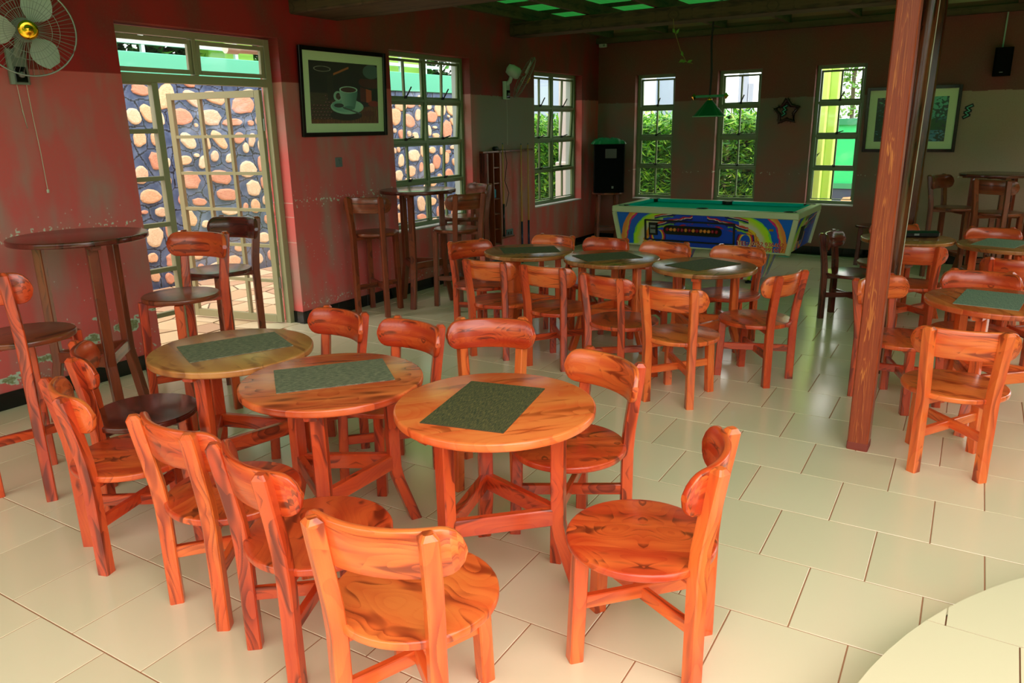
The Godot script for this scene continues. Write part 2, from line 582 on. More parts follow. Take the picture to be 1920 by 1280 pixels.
func roof_sheet(z0: float, z1: float) -> ArrayMesh:
	var st := start()
	st.set_smooth_group(1)
	var n := 44
	for k in n:
		var a := k * 0.82 / n
		var b := (k + 1) * 0.82 / n
		var ya := 0.010 * sin(a / 0.0745 * TAU)
		var yb := 0.010 * sin(b / 0.0745 * TAU)
		quad(st, [Vector3(a, ya, z1), Vector3(b, yb, z1), Vector3(b, yb, z0), Vector3(a, ya, z0)], [Vector2(a, z1), Vector2(b, z1), Vector2(b, z0), Vector2(a, z0)])
	return done(st)

# ------------------------------------------------------------------ windows and door
# local axes: x to the right seen from inside, y up, z into the room; origin at the bottom left of the opening
func pane_mesh(w: float, h: float) -> ArrayMesh:
	var st := start()
	quad(st, [Vector3(0, 0, 0), Vector3(w, 0, 0), Vector3(w, h, 0), Vector3(0, h, 0)], [Vector2(0, 0), Vector2(1, 0), Vector2(1, 1), Vector2(0, 1)])
	return done(st)

func rim(st: SurfaceTool, x0: float, y0: float, x1: float, y1: float, t: float, d: float, z := 0.0) -> void:
	box(st, Vector3(x0, y0, z - d / 2), Vector3(x0 + t, y1, z + d / 2), 0.003)
	box(st, Vector3(x1 - t, y0, z - d / 2), Vector3(x1, y1, z + d / 2), 0.003)
	box(st, Vector3(x0 + t, y0, z - d / 2), Vector3(x1 - t, y0 + t, z + d / 2))
	box(st, Vector3(x0 + t, y1 - t, z - d / 2), Vector3(x1 - t, y1, z + d / 2))

func window(called: String, at: Vector3, turn: float, w: float, h: float, cols: int, tilt: Array) -> void:
	var o := structure(called)
	o.position = at
	o.rotation.y = turn
	var f := 0.042
	var st := start()
	rim(st, 0, 0, w, h, f, 0.055)
	part("window_frame", done(st), M.window_paint, o)
	var rows := 4
	var ch := (h - 2 * f) / rows
	var cw := (w - 2 * f) / cols
	for r in rows - 1:
		part("transom_bar", box_mesh(Vector3(f, f + (r + 1) * ch - 0.016, -0.024), Vector3(w - f, f + (r + 1) * ch + 0.016, 0.026), 0.003), M.window_paint, o)
	if cols == 2:
		part("mullion", box_mesh(Vector3(w / 2 - 0.019, f, -0.026), Vector3(w / 2 + 0.019, h - f, 0.029), 0.003), M.window_paint, o)
	for c in cols:
		for r in rows:
			var x0 := f + c * cw + (0.019 if c > 0 else 0.004)
			var x1 := f + (c + 1) * cw - (0.019 if c < cols - 1 else 0.004)
			var y0 := f + r * ch + 0.016
			var y1 := f + (r + 1) * ch - 0.016
			var t := 0.024 if r > 0 else 0.010
			var sw := x1 - x0
			var sh := y1 - y0
			# the sash hangs from its top edge and swings outwards
			st = start()
			rim(st, 0, -sh, sw, 0, t, 0.028)
			box(st, Vector3(sw / 2 - 0.010, -sh + t, -0.012), Vector3(sw / 2 + 0.010, -t, 0.012))
			var a: float = tilt[c * rows + r] if tilt.size() > c * rows + r else 0.0
			var s := part("sash", done(st), M.window_paint, o, Transform3D(Basis(Vector3.RIGHT, deg_to_rad(a)), Vector3(x0, y1, 0)))
			var pw := sw / 2 - 0.010 - t
			for k in 2:
				part("pane", pane_mesh(pw, sh - 2 * t), M.glass, s, Transform3D(Basis(), Vector3(t + k * (pw + 0.020), -sh + t, 0)))
			if r > 0:
				var st2 := start()
				box(st2, Vector3(sw / 2 - 0.014, -sh + 0.002, 0.012), Vector3(sw / 2 + 0.014, -sh + 0.030, 0.030))
				bar(st2, Vector3(sw / 2, -sh + 0.02, 0.034), Vector3(sw / 2 + [0.012, 0.10, 0.07][r - 1] - 0.02, -sh + [0.03, 0.045, 0.115][r - 1], 0.060), 0.011, 0.011)
				part("stay_handle", done(st2), M.black, s)
	for q in [[0.0, 0.0, 0.006, h], [w - 0.006, 0.0, w, h], [0.0, h - 0.006, w, h], [0.0, 0.0, w, 0.006]]:
		part("outer_lining", box_mesh(Vector3(q[0], q[1], -0.12), Vector3(q[2], q[3], -0.029)), M.reveal, o)
	part("sill", box_mesh(Vector3(0.0, -0.012, 0.028), Vector3(w, 0.004, 0.135), 0.003), M.sill, o)

func make_openings() -> void:
	var q := PI / 2
	window("window_1", Vector3(-0.13, 0.655, 4.485), q, 1.315, 1.735, 2, [0, 0, 4, 0, 0, 3, 5, 2])
	window("window_2", Vector3(-0.13, 0.655, 1.80), q, 1.29, 1.675, 2, [0, 0, 4, 0, 0, 5, 4, 2])
	window("window_3", Vector3(0.572, 0.645, -0.13), 0, 0.583, 1.685, 1, [0, 0, 0, 3])
	window("window_4", Vector3(1.74, 0.645, -0.13), 0, 0.575, 1.685, 1, [0, 3, 0, 3])
	window("window_5", Vector3(2.965, 0.645, -0.13), 0, 0.58, 1.685, 1, [0, 0, 0, 2])
	make_door()

func make_door() -> void:
	var o := structure("door_1")
	o.position = Vector3(-0.14, 0, 7.2)
	o.rotation.y = PI / 2
	var w := 1.374
	var st := start()
	box(st, Vector3(0, 0, -0.03), Vector3(0.035, 2.37, 0.03), 0.003)
	box(st, Vector3(w - 0.055, 0, -0.03), Vector3(w, 2.37, 0.03), 0.003)
	box(st, Vector3(0.035, 2.325, -0.03), Vector3(w - 0.055, 2.37, 0.03))
	box(st, Vector3(0.035, 2.005, -0.035), Vector3(w - 0.055, 2.065, 0.035))
	part("door_frame", done(st), M.frame_paint, o)
	part("mullion", box_mesh(Vector3(0.285, 0, -0.028), Vector3(0.335, 2.005, 0.030), 0.003), M.frame_paint, o)
	# two hopper lights above
	for k in 2:
		var x0 := 0.045 + k * 0.645
		st = start()
		rim(st, 0, 0, 0.60 + 0.02 * k, 0.24, 0.030, 0.03)
		var s := part("hopper", done(st), M.frame_paint, o, Transform3D(Basis(Vector3.RIGHT, deg_to_rad(2.0 + k)), Vector3(x0, 2.075, 0.004)))
		part("pane", pane_mesh(0.54 + 0.02 * k, 0.18), M.glass, s, Transform3D(Basis(), Vector3(0.03, 0.03, 0)))
	part("transom_mullion", box_mesh(Vector3(0.650, 2.065, -0.028), Vector3(0.686, 2.325, 0.032), 0.003), M.frame_paint, o)
	# fixed side light, six panes
	st = start()
	for r in 7: box(st, Vector3(0.035, r * 0.334 - (0.0 if r == 0 else 0.016), -0.02), Vector3(0.285, r * 0.334 + 0.016, 0.022))
	var sl := part("side_light", done(st), M.frame_paint, o)
	for r in 6: part("pane", pane_mesh(0.25, 0.30), M.glass, sl, Transform3D(Basis(), Vector3(0.035, r * 0.334 + 0.016, 0)))
	# the leaf, swung outwards
	st = start()
	var lw := 0.985
	var lh := 1.985
	box(st, Vector3(0, 0.012, -0.02), Vector3(0.055, lh, 0.02), 0.003)
	box(st, Vector3(lw - 0.055, 0.012, -0.02), Vector3(lw, lh, 0.02), 0.003)
	box(st, Vector3(0.055, 0.012, -0.02), Vector3(lw - 0.055, 0.075, 0.02))
	box(st, Vector3(0.055, lh - 0.055, -0.02), Vector3(lw - 0.055, lh, 0.02))
	var rh := (lh - 0.055 - 0.075) / 6.0
	var cw := (lw - 0.11) / 3.0
	for r in range(1, 6): box(st, Vector3(0.055, 0.075 + r * rh - 0.013, -0.016), Vector3(lw - 0.055, 0.075 + r * rh + 0.013, 0.016))
	for c in range(1, 3): box(st, Vector3(0.055 + c * cw - 0.014, 0.075, -0.0165), Vector3(0.055 + c * cw + 0.014, lh - 0.055, 0.0165))
	var local := Transform3D(Basis(Vector3.UP, PI / 2), Vector3(-0.14, 0, 7.2)).affine_inverse() * Transform3D(Basis(Vector3.UP, deg_to_rad(192.0)), Vector3(-0.175, 0, 5.905))
	var leaf := part("door_leaf", done(st), M.frame_paint, o, local)
	for r in 6:
		for c in 3:
			part("pane", pane_mesh(cw - 0.028, rh - 0.026), M.glass, leaf, Transform3D(Basis(), Vector3(0.055 + c * cw + 0.014, 0.075 + r * rh + 0.013, 0)))
	for y in [0.32, 1.66]: part("hinge", tube_mesh([Vector3(-0.004, y, 0.0), Vector3(-0.004, y + 0.10, 0.0)], 0.009), M.steel, leaf)
	st = start()
	tube(st, [Vector3(lw - 0.03, 0.98, 0.02), Vector3(lw - 0.03, 0.98, 0.06), Vector3(lw - 0.10, 0.98, 0.065)], 0.008)
	box(st, Vector3(lw - 0.044, 0.90, 0.02), Vector3(lw - 0.016, 1.06, 0.026))
	part("handle", done(st), M.steel, leaf)
	part("threshold", box_mesh(Vector3(0.0, -0.01, -0.11), Vector3(w, 0.004, 0.10)), M.tiles[1], o)
	var ch := thing("door_chain", Vector3(-0.16, 1.38, 6.86), 0, "short steel chain hanging on the door's centre bar", "chain")
	st = start()
	for k in 9:
		var a := Vector3(0, -k * 0.030, 0)
		var side := Vector3(0.008, 0, 0) if k % 2 == 0 else Vector3(0, 0, 0.008)
		tube(st, [a - side, a - side - Vector3(0, 0.034, 0), a + side - Vector3(0, 0.034, 0), a + side, a - side], 0.003, 5)
	part("links", done(st), M.steel, ch)

# ------------------------------------------------------------------ chairs, stools, tables
# chair faces +z; hs lifts the seat (bar stools)
func make_chair(called: String, sd: int, hs: float, sr: float, wm: Material, sm: Material, bm: Material) -> Node3D:
	var t := Node3D.new()
	t.name = called
	var off := Vector2(sd * 0.37, sd * 0.61)
	var sy := 0.41 + hs
	var fx := 0.14
	var fz := 0.185
	part("seat", disc_mesh(sr, sy - 0.028, sy, 0.009, 44, 0.62, off), sm, t, Transform3D(Basis(Vector3.UP, sd * 1.3), Vector3(0, 0, 0.012)))
	# legs, square, set along the diagonals
	for s in [1, -1]:
		var dir := Vector3(fx * s, 0, fz).normalized()
		var u := dir
		var st := start()
		bar(st, Vector3(fx * s, 0, fz), Vector3((fx - 0.008) * s, sy - 0.028, fz - 0.014), 0.046, 0.046, dir, 0.004, off + Vector2(s * 0.2, 0.1))
		part("leg", done(st), wm, t)
		st = start()
		var rings := []
		var back := Vector3(fx * s, 0, -fz).normalized()
		for q in [[0.0, 0.0, 0.0], [sy - 0.03, 0.0, 0.0], [sy + 0.06, 0.003, 0.006], [sy + 0.16, 0.008, 0.020], [sy + 0.26, 0.012, 0.036], [sy + 0.318, 0.013, 0.045], [sy + 0.332, 0.013, 0.047]]:
			var hh := 0.024 if q[0] < sy + 0.32 else 0.013
			var v := back
			rings.append(rect_ring(Vector3((fx + q[1]) * s, q[0], -fz - q[2]), v.cross(Vector3.UP), v, hh if hh < 0.02 else 0.023, hh, 0.0045))
		loft(st, rings, false, true, 0.5, 1.0, off + Vector2(s * 0.3, 0.5))
		part("back_leg", done(st), wm, t)
	# crossed stretchers and crossed rails under the seat
	var y := 0.205 if hs < 0.1 else 0.27
	for s in [1, -1]:
		part("stretcher", bar_mesh(Vector3(-fx * s, y + 0.004 * s, -fz), Vector3(fx * s, y + 0.004 * s, fz), 0.024, 0.045, Vector3.UP, 0.003, off + Vector2(0.3 * s, 0)), wm, t)
		part("seat_rail", bar_mesh(Vector3(-fx * s, sy - 0.046 + 0.003 * s, -fz), Vector3(fx * s, sy - 0.046 + 0.003 * s, fz), 0.030, 0.030, Vector3.UP, 0.003, off), wm, t)
	# curved back board
	var st := start()
	var rings := []
	var R := 0.335
	var half := 0.216
	var n := 22
	for k in n + 1:
		var f := -1.0 + 2.0 * k / n
		# denser towards the ends
		f = signf(f) * (1.0 - pow(1.0 - absf(f), 1.35))
		var s := f * asin(half / R)
		var edge := maxf(0.0, (absf(f) - 0.70) / 0.30)
		var hh := 0.072 * sqrt(maxf(0.02, 1.0 - pow(edge, 2.4)))
		var rad := Vector3(sin(s), 0, -cos(s))
		var c := Vector3(0, sy + 0.254, 0.110) + rad * R
		var tilt := (Vector3.UP + Vector3(0, 0, -0.13)).normalized()
		rings.append(rect_ring(c, tilt, -rad, hh, 0.0115, 0.0045))
	loft(st, rings, true, true, 0.34, 0.9, off + Vector2(0.1, 0.3))
	part("backrest", done(st), bm, t)
	return t

func make_table(called: String, sd: int, h: float, r: float, tm: Material, wm: Material, lr: float, bend: float, fr: float) -> Node3D:
	var t := Node3D.new()
	t.name = called
	var off := Vector2(sd * 0.29, sd * 0.43)
	part("table_top", disc_mesh(r, h - 0.032, h, 0.009, 72, 0.75, off), tm, t, Transform3D(Basis(Vector3.UP, sd * 0.9), Vector3.ZERO))
	for k in 3:
		var a := TAU * k / 3.0
		var d := Vector3(sin(a), 0, cos(a))
		var side := Vector3.UP.cross(d)
		var st := start()
		var rings := []
		for q in [[fr, 0.0], [lr + 0.012, bend - 0.03], [lr, bend + 0.03], [lr, h - 0.055]]:
			rings.append(rect_ring(d * q[0] + Vector3(0, q[1], 0), d, side * -1.0, 0.024, 0.027, 0.004))
		for g in rings: g.reverse()
		loft(st, rings, false, true, 0.5, 1.0, off + Vector2(0.2 * k, 0.3))
		part("leg", done(st), wm, t)
	for k in 3:
		var a := TAU * k / 3.0
		var b := TAU * (k + 1) / 3.0
		var p := Vector3(sin(a), 0, cos(a)) * lr
		var q := Vector3(sin(b), 0, cos(b)) * lr
		var inx := (p - q).normalized() * 0.02
		part("rail", bar_mesh(p - inx + Vector3(0, bend + 0.055, 0), q + inx + Vector3(0, bend + 0.055, 0), 0.032, 0.066, Vector3.UP, 0.004, off + Vector2(0.3 * k, 0)), wm, t)
	for k in 3:
		var a := TAU * k / 3.0
		var d := Vector3(sin(a), 0, cos(a))
		part("batten", bar_mesh(-d * r * 0.30 + Vector3(0, h - 0.044 - 0.0005 * k, 0), d * r * 0.90 + Vector3(0, h - 0.044 - 0.0005 * k, 0), 0.05, 0.024, Vector3.UP, 0.003, off), wm, t)
	return t

func place(proto: Node3D, called: String, at: Vector3, turn_deg: float, label: String, category: String, group: String) -> Node3D:
	var o := proto.duplicate() as Node3D
	o.name = numbered(called)
	add_child(o)
	o.position = at
	o.rotation.y = deg_to_rad(turn_deg)
	tag(o, label, category, group)
	return o

func repaint(o: Node3D, names: Array, m: Material) -> void:
	for c in o.get_children():
		for n in names:
			if String(c.name).begins_with(n): c.material_override = m

func make_furniture() -> void:
	var woods := [M.orange, M.red, M.flame, M.brown]
	var protos := []
	protos.append(make_chair("dining_chair", 1, 0.0, 0.236, M.orange, M.orange, M.orange))
	protos.append(make_chair("dining_chair", 2, 0.0, 0.236, M.red, M.flame, M.orange))
	protos.append(make_chair("dining_chair", 3, 0.0, 0.236, M.red, M.red, M.flame))
	protos.append(make_chair("dining_chair", 4, 0.0, 0.236, M.red, M.brown, M.red))
	protos.append(make_chair("dining_chair", 5, 0.0, 0.236, M.orange, M.flame, M.flame))
	var g := "round-seated wooden dining chairs"
	# x, z, heading, kind, label
	var chairs := [
		[3.859, 8.924, 196.4, 0, "bright orange wooden chair nearest the camera, its back turned to the viewer"],
		[4.290, 8.311, 281.2, 4, "wooden chair with streaked round seat at the right end, facing the front tables sideways"],
		[3.745, 7.790, 338.0, 1, "orange chair with pale curved backrest behind the right-hand front table"],
		[3.139, 7.491, 29.0, 4, "chair with swirling knotted backrest squarely facing the viewer behind the front tables"],
		[2.711, 7.741, 353.4, 2, "chair with dark red backrest behind the middle front table"],
		[2.215, 7.742, 354.0, 2, "red-brown chair behind the leftmost front table, nearest the doorway wall corner"],
		[3.375, 8.831, 167.0, 2, "chair with glossy red knotted seat next to the nearest orange chair"],
		[2.890, 8.781, 178.5, 4, "third chair from the left in the near row, streaky curved backrest"],
		[2.262, 8.775, 162.0, 1, "second chair from the left in the near row, a dark ring near its foot"],
		[1.840, 8.470, 150.0, 3, "chair with very dark seat at the left end of the near row"],
		[2.013, 5.682, 184.5, 1, "leftmost chair on the near side of the middle row of tables"],
		[2.515, 5.693, 181.6, 1, "second chair from the left on the near side of the middle tables"],
		[3.073, 5.818, 166.3, 2, "third chair from the left on the near side of the middle tables"],
		[3.533, 5.963, 180.1, 0, "fourth chair on the near side of the middle tables, split-grain backrest"],
		[3.830, 5.341, 252.9, 1, "chair standing sideways at the right end of the middle row of tables"],
		[1.520, 5.218, 67.5, 2, "shiny-backed chair at the left end of the middle row of tables"],
		[1.836, 4.738, 357.8, 1, "chair behind the leftmost middle table, only its backrest top showing"],
		[2.317, 4.677, 358.9, 2, "chair behind the second middle table, facing the viewer below the pool table"],
		[2.857, 4.688, 1.2, 1, "chair tucked between the second and third middle tables, facing the viewer"],
		[3.430, 4.650, 358.6, 1, "chair behind the third middle table beside the pool table's right foot"],
		[4.095, 3.334, 82.7, 3, "dark chair standing alone left of the wooden post, seen from its side"],
		[4.575, 3.640, 188.0, 2, "chair just right of the wooden post, drawn up to the far right table"],
		[5.271, 4.000, 172.0, 2, "chair with ring-patterned backrest at the far right, its back to the viewer"],
		[5.060, 5.010, 0.0, 2, "red chair on the far side of the near right table, facing the viewer"],
		[4.700, 5.400, 58.0, 1, "chair half hidden behind the wooden post, left of the near right table"],
		[5.026, 6.218, 186.8, 0, "orange chair right of the wooden post with ringed grain on its backrest"],
		[5.105, 2.640, 10.0, 3, "chair behind the far right table below the bar stools, facing the viewer"],
		[4.270, 2.660, 350.0, 3, "chair behind the table with the black case, mostly hidden by the post"]]
	for c in chairs:
		place(protos[c[3]], "dining_chair", Vector3(c[0], 0, c[1]), c[2], c[4], "chair", g)
	var last := get_child(get_child_count() - 1)
	for c in get_children():
		if c.has_meta("label"):
			var l: String = c.get_meta("label")
			if l.begins_with("chair with very dark seat"): repaint(c, ["seat"], M.dark)
			if l.begins_with("dark chair standing alone"): repaint(c, ["seat", "leg", "back", "stretcher"], M.dark)
	for p in protos: p.free()
	# bar stools
	var sp := [make_chair("bar_stool", 6, 0.35, 0.212, M.brown, M.dark, M.dark), make_chair("bar_stool", 7, 0.35, 0.212, M.red, M.brown, M.red), make_chair("bar_stool", 8, 0.35, 0.212, M.brown, M.brown, M.brown)]
	var sg := "tall bar stools with backs"
	for s in [
		[1.307, 8.673, 205.5, 1, "tall bar stool cut off by the left edge of the photo"],
		[1.165, 7.736, 11.9, 1, "tall bar stool in front of the open glass door, nearer of two"],
		[0.660, 7.095, 10.5, 0, "tall bar stool in the doorway, farther of two, dark backrest"],
		[0.300, 5.157, 202.5, 2, "tall bar stool left of the high table by the pink wall"],
		[0.835, 4.620, 249.6, 2, "tall bar stool right of the high table under the window"],
		[0.300, 3.760, 335.7, 2, "tall bar stool behind the high table, next to the cue rack"],
		[4.690, 0.888, 68.4, 2, "tall bar stool left of the high table at the far right wall"],
		[5.092, 1.260, 156.2, 2, "tall bar stool before the high table at the right wall, back to the viewer"],
		[5.560, 0.760, 285.0, 2, "tall bar stool beyond the high table at the right edge of the photo"]]:
		place(sp[s[3]], "bar_stool", Vector3(s[0], 0, s[1]), s[2], s[4], "stool", sg)
	for p in sp: p.free()
	# low tables
	var tg := "round three-legged dining tables"
	for a in [
		[2.215, 8.215, 18.0, 1, M.tan, "pale brown round table, leftmost of the three front tables"],
		[2.940, 8.300, 31.0, 2, M.top_stripe, "striped red-brown round table in the middle of the three front tables"],
		[3.665, 8.215, -15.0, 3, M.top_orange, "bright orange round table, rightmost of the three front tables"],
		[1.950, 5.160, 117.0, 4, M.top_far, "round table at the left end of the middle row"],
		[2.675, 5.150, 78.0, 5, M.top_far, "round table in the centre of the middle row"],
		[3.400, 5.180, 9.0, 6, M.top_far, "round table at the right end of the middle row, shining in window light"],
		[4.470, 3.140, 0.0, 7, M.top_far, "round table behind the wooden post with a black case on it"],
		[5.196, 3.200, 20.0, 8, M.top_far, "far right round table with a blue-shining placemat"],
		[5.160, 5.500, 105.0, 9, M.top_stripe, "near right round table right of the wooden post"]]:
		var p := make_table("dining_table", a[3], 0.70, 0.3615, a[4], M.red if a[3] < 4 else M.orange, 0.235, 0.235, 0.315)
		p.name = numbered("dining_table")
		add_child(p)
		p.position = Vector3(a[0], 0, a[1])
		p.rotation.y = deg_to_rad(a[2])
		tag(p, a[5], "table", tg)
	# high tables
	for a in [
		[0.690, 8.020, 75.0, 1, "tall bar table against the red wall left of the door"],
		[0.400, 4.640, 21.0, 2, "tall bar table standing below the window at the stone wall"],
		[5.035, 0.680, 18.0, 3, "tall bar table by the far right wall under the landscape picture"]]:
		var p := make_table("bar_table", a[3] + 9, 1.105, 0.362, M.dark, M.brown, 0.225, 0.34, 0.295)
		p.name = numbered("bar_table")
		add_child(p)
		p.position = Vector3(a[0], 0, a[1])
		p.rotation.y = deg_to_rad(a[2])
		tag(p, a[4], "table", "tall three-legged bar tables")
	# placemats: x, z, angle of the long side, weave
	for a in [
		[2.209, 8.195, 65.6, 0, "grey woven placemat on the pale leftmost front table"],
		[2.917, 8.273, 51.3, 0, "grey woven placemat on the striped middle front table"],
		[3.647, 8.245, -77.2, 1, "dark green-brown woven placemat on the bright orange front table"],
		[1.948, 5.142, 39.5, 1, "dark placemat on the left table of the middle row"],
		[2.639, 5.153, 50.6, 1, "dark placemat on the centre table of the middle row"],
		[3.385, 5.155, 67.7, 1, "dark placemat on the right table of the middle row"],
		[5.125, 5.497, -95.9, 2, "green-grey placemat on the near right table"],
		[5.140, 3.160, -104.0, 2, "bluish placemat on the far right table"]]:
		var st := start()
		var c := 0.0
		quad(st, [Vector3(-0.225, 0.0035, 0.15), Vector3(0.225, 0.0035, 0.15), Vector3(0.225, 0.0035, -0.15), Vector3(-0.225, 0.0035, -0.15)], [Vector2(0, 1), Vector2(1, 1), Vector2(1, 0), Vector2(0, 0)])
		slab(st, Vector3(-0.225, 0.0, -0.15), Vector3(0.225, 0.0034, 0.15), Vector3.RIGHT, 0.45, 0.3)
		var o := top("placemat", done(st), M.placemats[a[3]], a[4], "placemat", "woven placemats")
		o.position = Vector3(a[0], 0.7005, a[1])
		o.rotation.y = deg_to_rad(a[2])

# ------------------------------------------------------------------ posts, pool table and the things on the walls
func post_texture() -> ImageTexture:
	var n := noise(201, 1.0, 3)
	var f := noise(202, 1.0, 2)
	return picture(128, 1024, func(x, y):
		var u: float = x / 127.0 - 0.46
		var v: float = (1023 - y) / 1023.0 * 3.0
		var warp := n.get_noise_2d(u * 3.0, v * 1.6)
		var ph := v * 2.6 + u * u * 15.0 + warp * 0.9
		var fr := fposmod(ph, 1.0)
		var vein := smoothstep(0.0, 0.04, fr) * (1.0 - smoothstep(0.10, 0.20, fr))
		vein = maxf(vein, 0.7 * smoothstep(0.34, 0.37, fr) * (1.0 - smoothstep(0.38, 0.44, fr)))
		vein *= smoothstep(0.36, 0.22, absf(u)) * (0.55 + 0.45 * n.get_noise_2d(3.0, v * 2.0))
		var fine := f.get_noise_2d(u * 60.0, v * 5.0)
		var c := c8(170, 74, 38).lerp(c8(130, 48, 26), clampf(0.5 + fine * 0.8 + fr * 0.35 - 0.2, 0.0, 1.0))
		return c.lerp(c8(226, 142, 66), clampf(vein, 0.0, 1.0)))

func make_posts() -> void:
	var pm := mat(Color.WHITE, 0.3)
	pm.albedo_texture = post_texture()
	var p := thing("timber_post", Vector3(4.635, 0, 6.247), 0, "square varnished timber post with arched grain standing before the right-hand tables", "post")
	var st := start()
	st.set_smooth_group(-1)
	var h := 0.05
	# each face carries the full width of the grain
	for k in 4:
		var b := Basis(Vector3.UP, PI / 2 * k)
		var c := 0.006
		quad(st, [b * Vector3(-h + c, 0, h), b * Vector3(h - c, 0, h), b * Vector3(h - c, 3.0, h), b * Vector3(-h + c, 3.0, h)], [Vector2(0.02, 1), Vector2(0.98, 1), Vector2(0.98, 0), Vector2(0.02, 0)])
		quad(st, [b * Vector3(h - c, 0, h), b * Vector3(h, 0, h - c), b * Vector3(h, 3.0, h - c), b * Vector3(h - c, 3.0, h)], [Vector2(0, 1), Vector2(0.02, 1), Vector2(0.02, 0), Vector2(0, 0)])
	part("shaft", done(st), pm, p)
	part("worn_foot", box_mesh(Vector3(-0.0515, 0.0, -0.0515), Vector3(0.0515, 0.045, 0.0515), 0.004), mat(c8(140, 62, 50), 0.8), p)
	p = thing("round_post", Vector3(4.560, 0, 4.83), 0, "dark varnished log post right behind the square timber post", "post")
	st = start()
	var rings := []
	for k in 16:
		var y := 3.0 * k / 15.0
		rings.append(round_ring(Vector3(-0.014 + 0.019 * y, y, 0), Vector3.BACK, Vector3.RIGHT, 0.046 - 0.002 * sin(k * 2.0), 20))
	loft(st, rings, true)
	part("shaft", done(st), M.log, p)
	part("cable", tube_mesh([Vector3(0.031, 0.0, 0.022), Vector3(0.060, 1.5, 0.022), Vector3(0.087, 2.9, 0.022)], 0.0025), M.cord, p)
	p = thing("far_post", Vector3(4.395, 0, 2.19), 0, "thin dark post behind the log post, in front of the landscape picture", "post")
	part("shaft", bar_mesh(Vector3(-0.02, 0, 0), Vector3(0.03, 2.83, 0), 0.11, 0.11, Vector3.BACK, 0.012), M.log, p)

func pool_texture() -> ImageTexture:
	# print on the long side: swirls mirrored about the middle
	var n := noise(211, 1.0, 3)
	return picture(800, 180, func(px, py):
		var x: float = absf(px / 799.0 - 0.5) * 2.0   # 0 middle, 1 ends
		var y: float = py / 179.0                     # 0 top
		var c := c8(10, 60, 190).lerp(c8(0, 110, 205), clampf(x * 1.1 - 0.2, 0.0, 1.0))
		var q := Vector2((x - 0.50) * 5.2, (y - 0.75) * 1.15)
		# big outer swirl
		var d := Vector2((x - 0.42) * 1.75, (y - 1.02) * 0.60).length()
		var ang := atan2(y - 1.02, x - 0.42)
		var w := n.get_noise_2d(ang * 3.0, d * 6.0) * 0.03
		d += w
		if d > 0.80 and d < 0.93 and x > 0.5:
			c = c8(226, 196, 60).lerp(c8(232, 130, 60), smoothstep(0.80, 0.90, d))
			if d < 0.825: c = c8(214, 30, 110)
		elif d > 0.46 and d < 0.67 and x > 0.42:
			c = c8(184, 226, 30).lerp(c8(210, 205, 170), smoothstep(0.62, 0.50, d))
			if d > 0.645: c = c8(120, 210, 70)
		elif d > 0.36 and d <= 0.46 and x > 0.40:
			c = c8(226, 200, 40).lerp(c8(214, 80, 40), clampf(0.5 + n.get_noise_2d(d * 60.0, ang * 4.0) * 1.6, 0.0, 1.0))
		# sweeping stripes towards the top middle
		var s := y * 2.4 - (x - 0.06) * 1.55
		if x > 0.08 and x < 0.52 and y < 0.46:
			var f := fposmod(s * 1.7 + w * 8.0, 1.0)
			if s > -0.75 and s < 0.62:
				if f < 0.16: c = c8(200, 20, 50)
				elif f < 0.26: c = c8(222, 214, 190)
				elif f < 0.52: c = c8(24, 16, 96)
				elif f < 0.66 and x > 0.30: c = c8(120, 190, 60)
		# small rings low down
		var r := Vector2((x - 0.50) * 1.9, (y - 0.70) * 0.52).length()
		if r > 0.10 and r < 0.19 and y > 0.5 and x < 0.62:
			c = [c8(220, 190, 50), c8(206, 30, 60), c8(60, 20, 110)][int((r - 0.10) / 0.03)]
		return c)

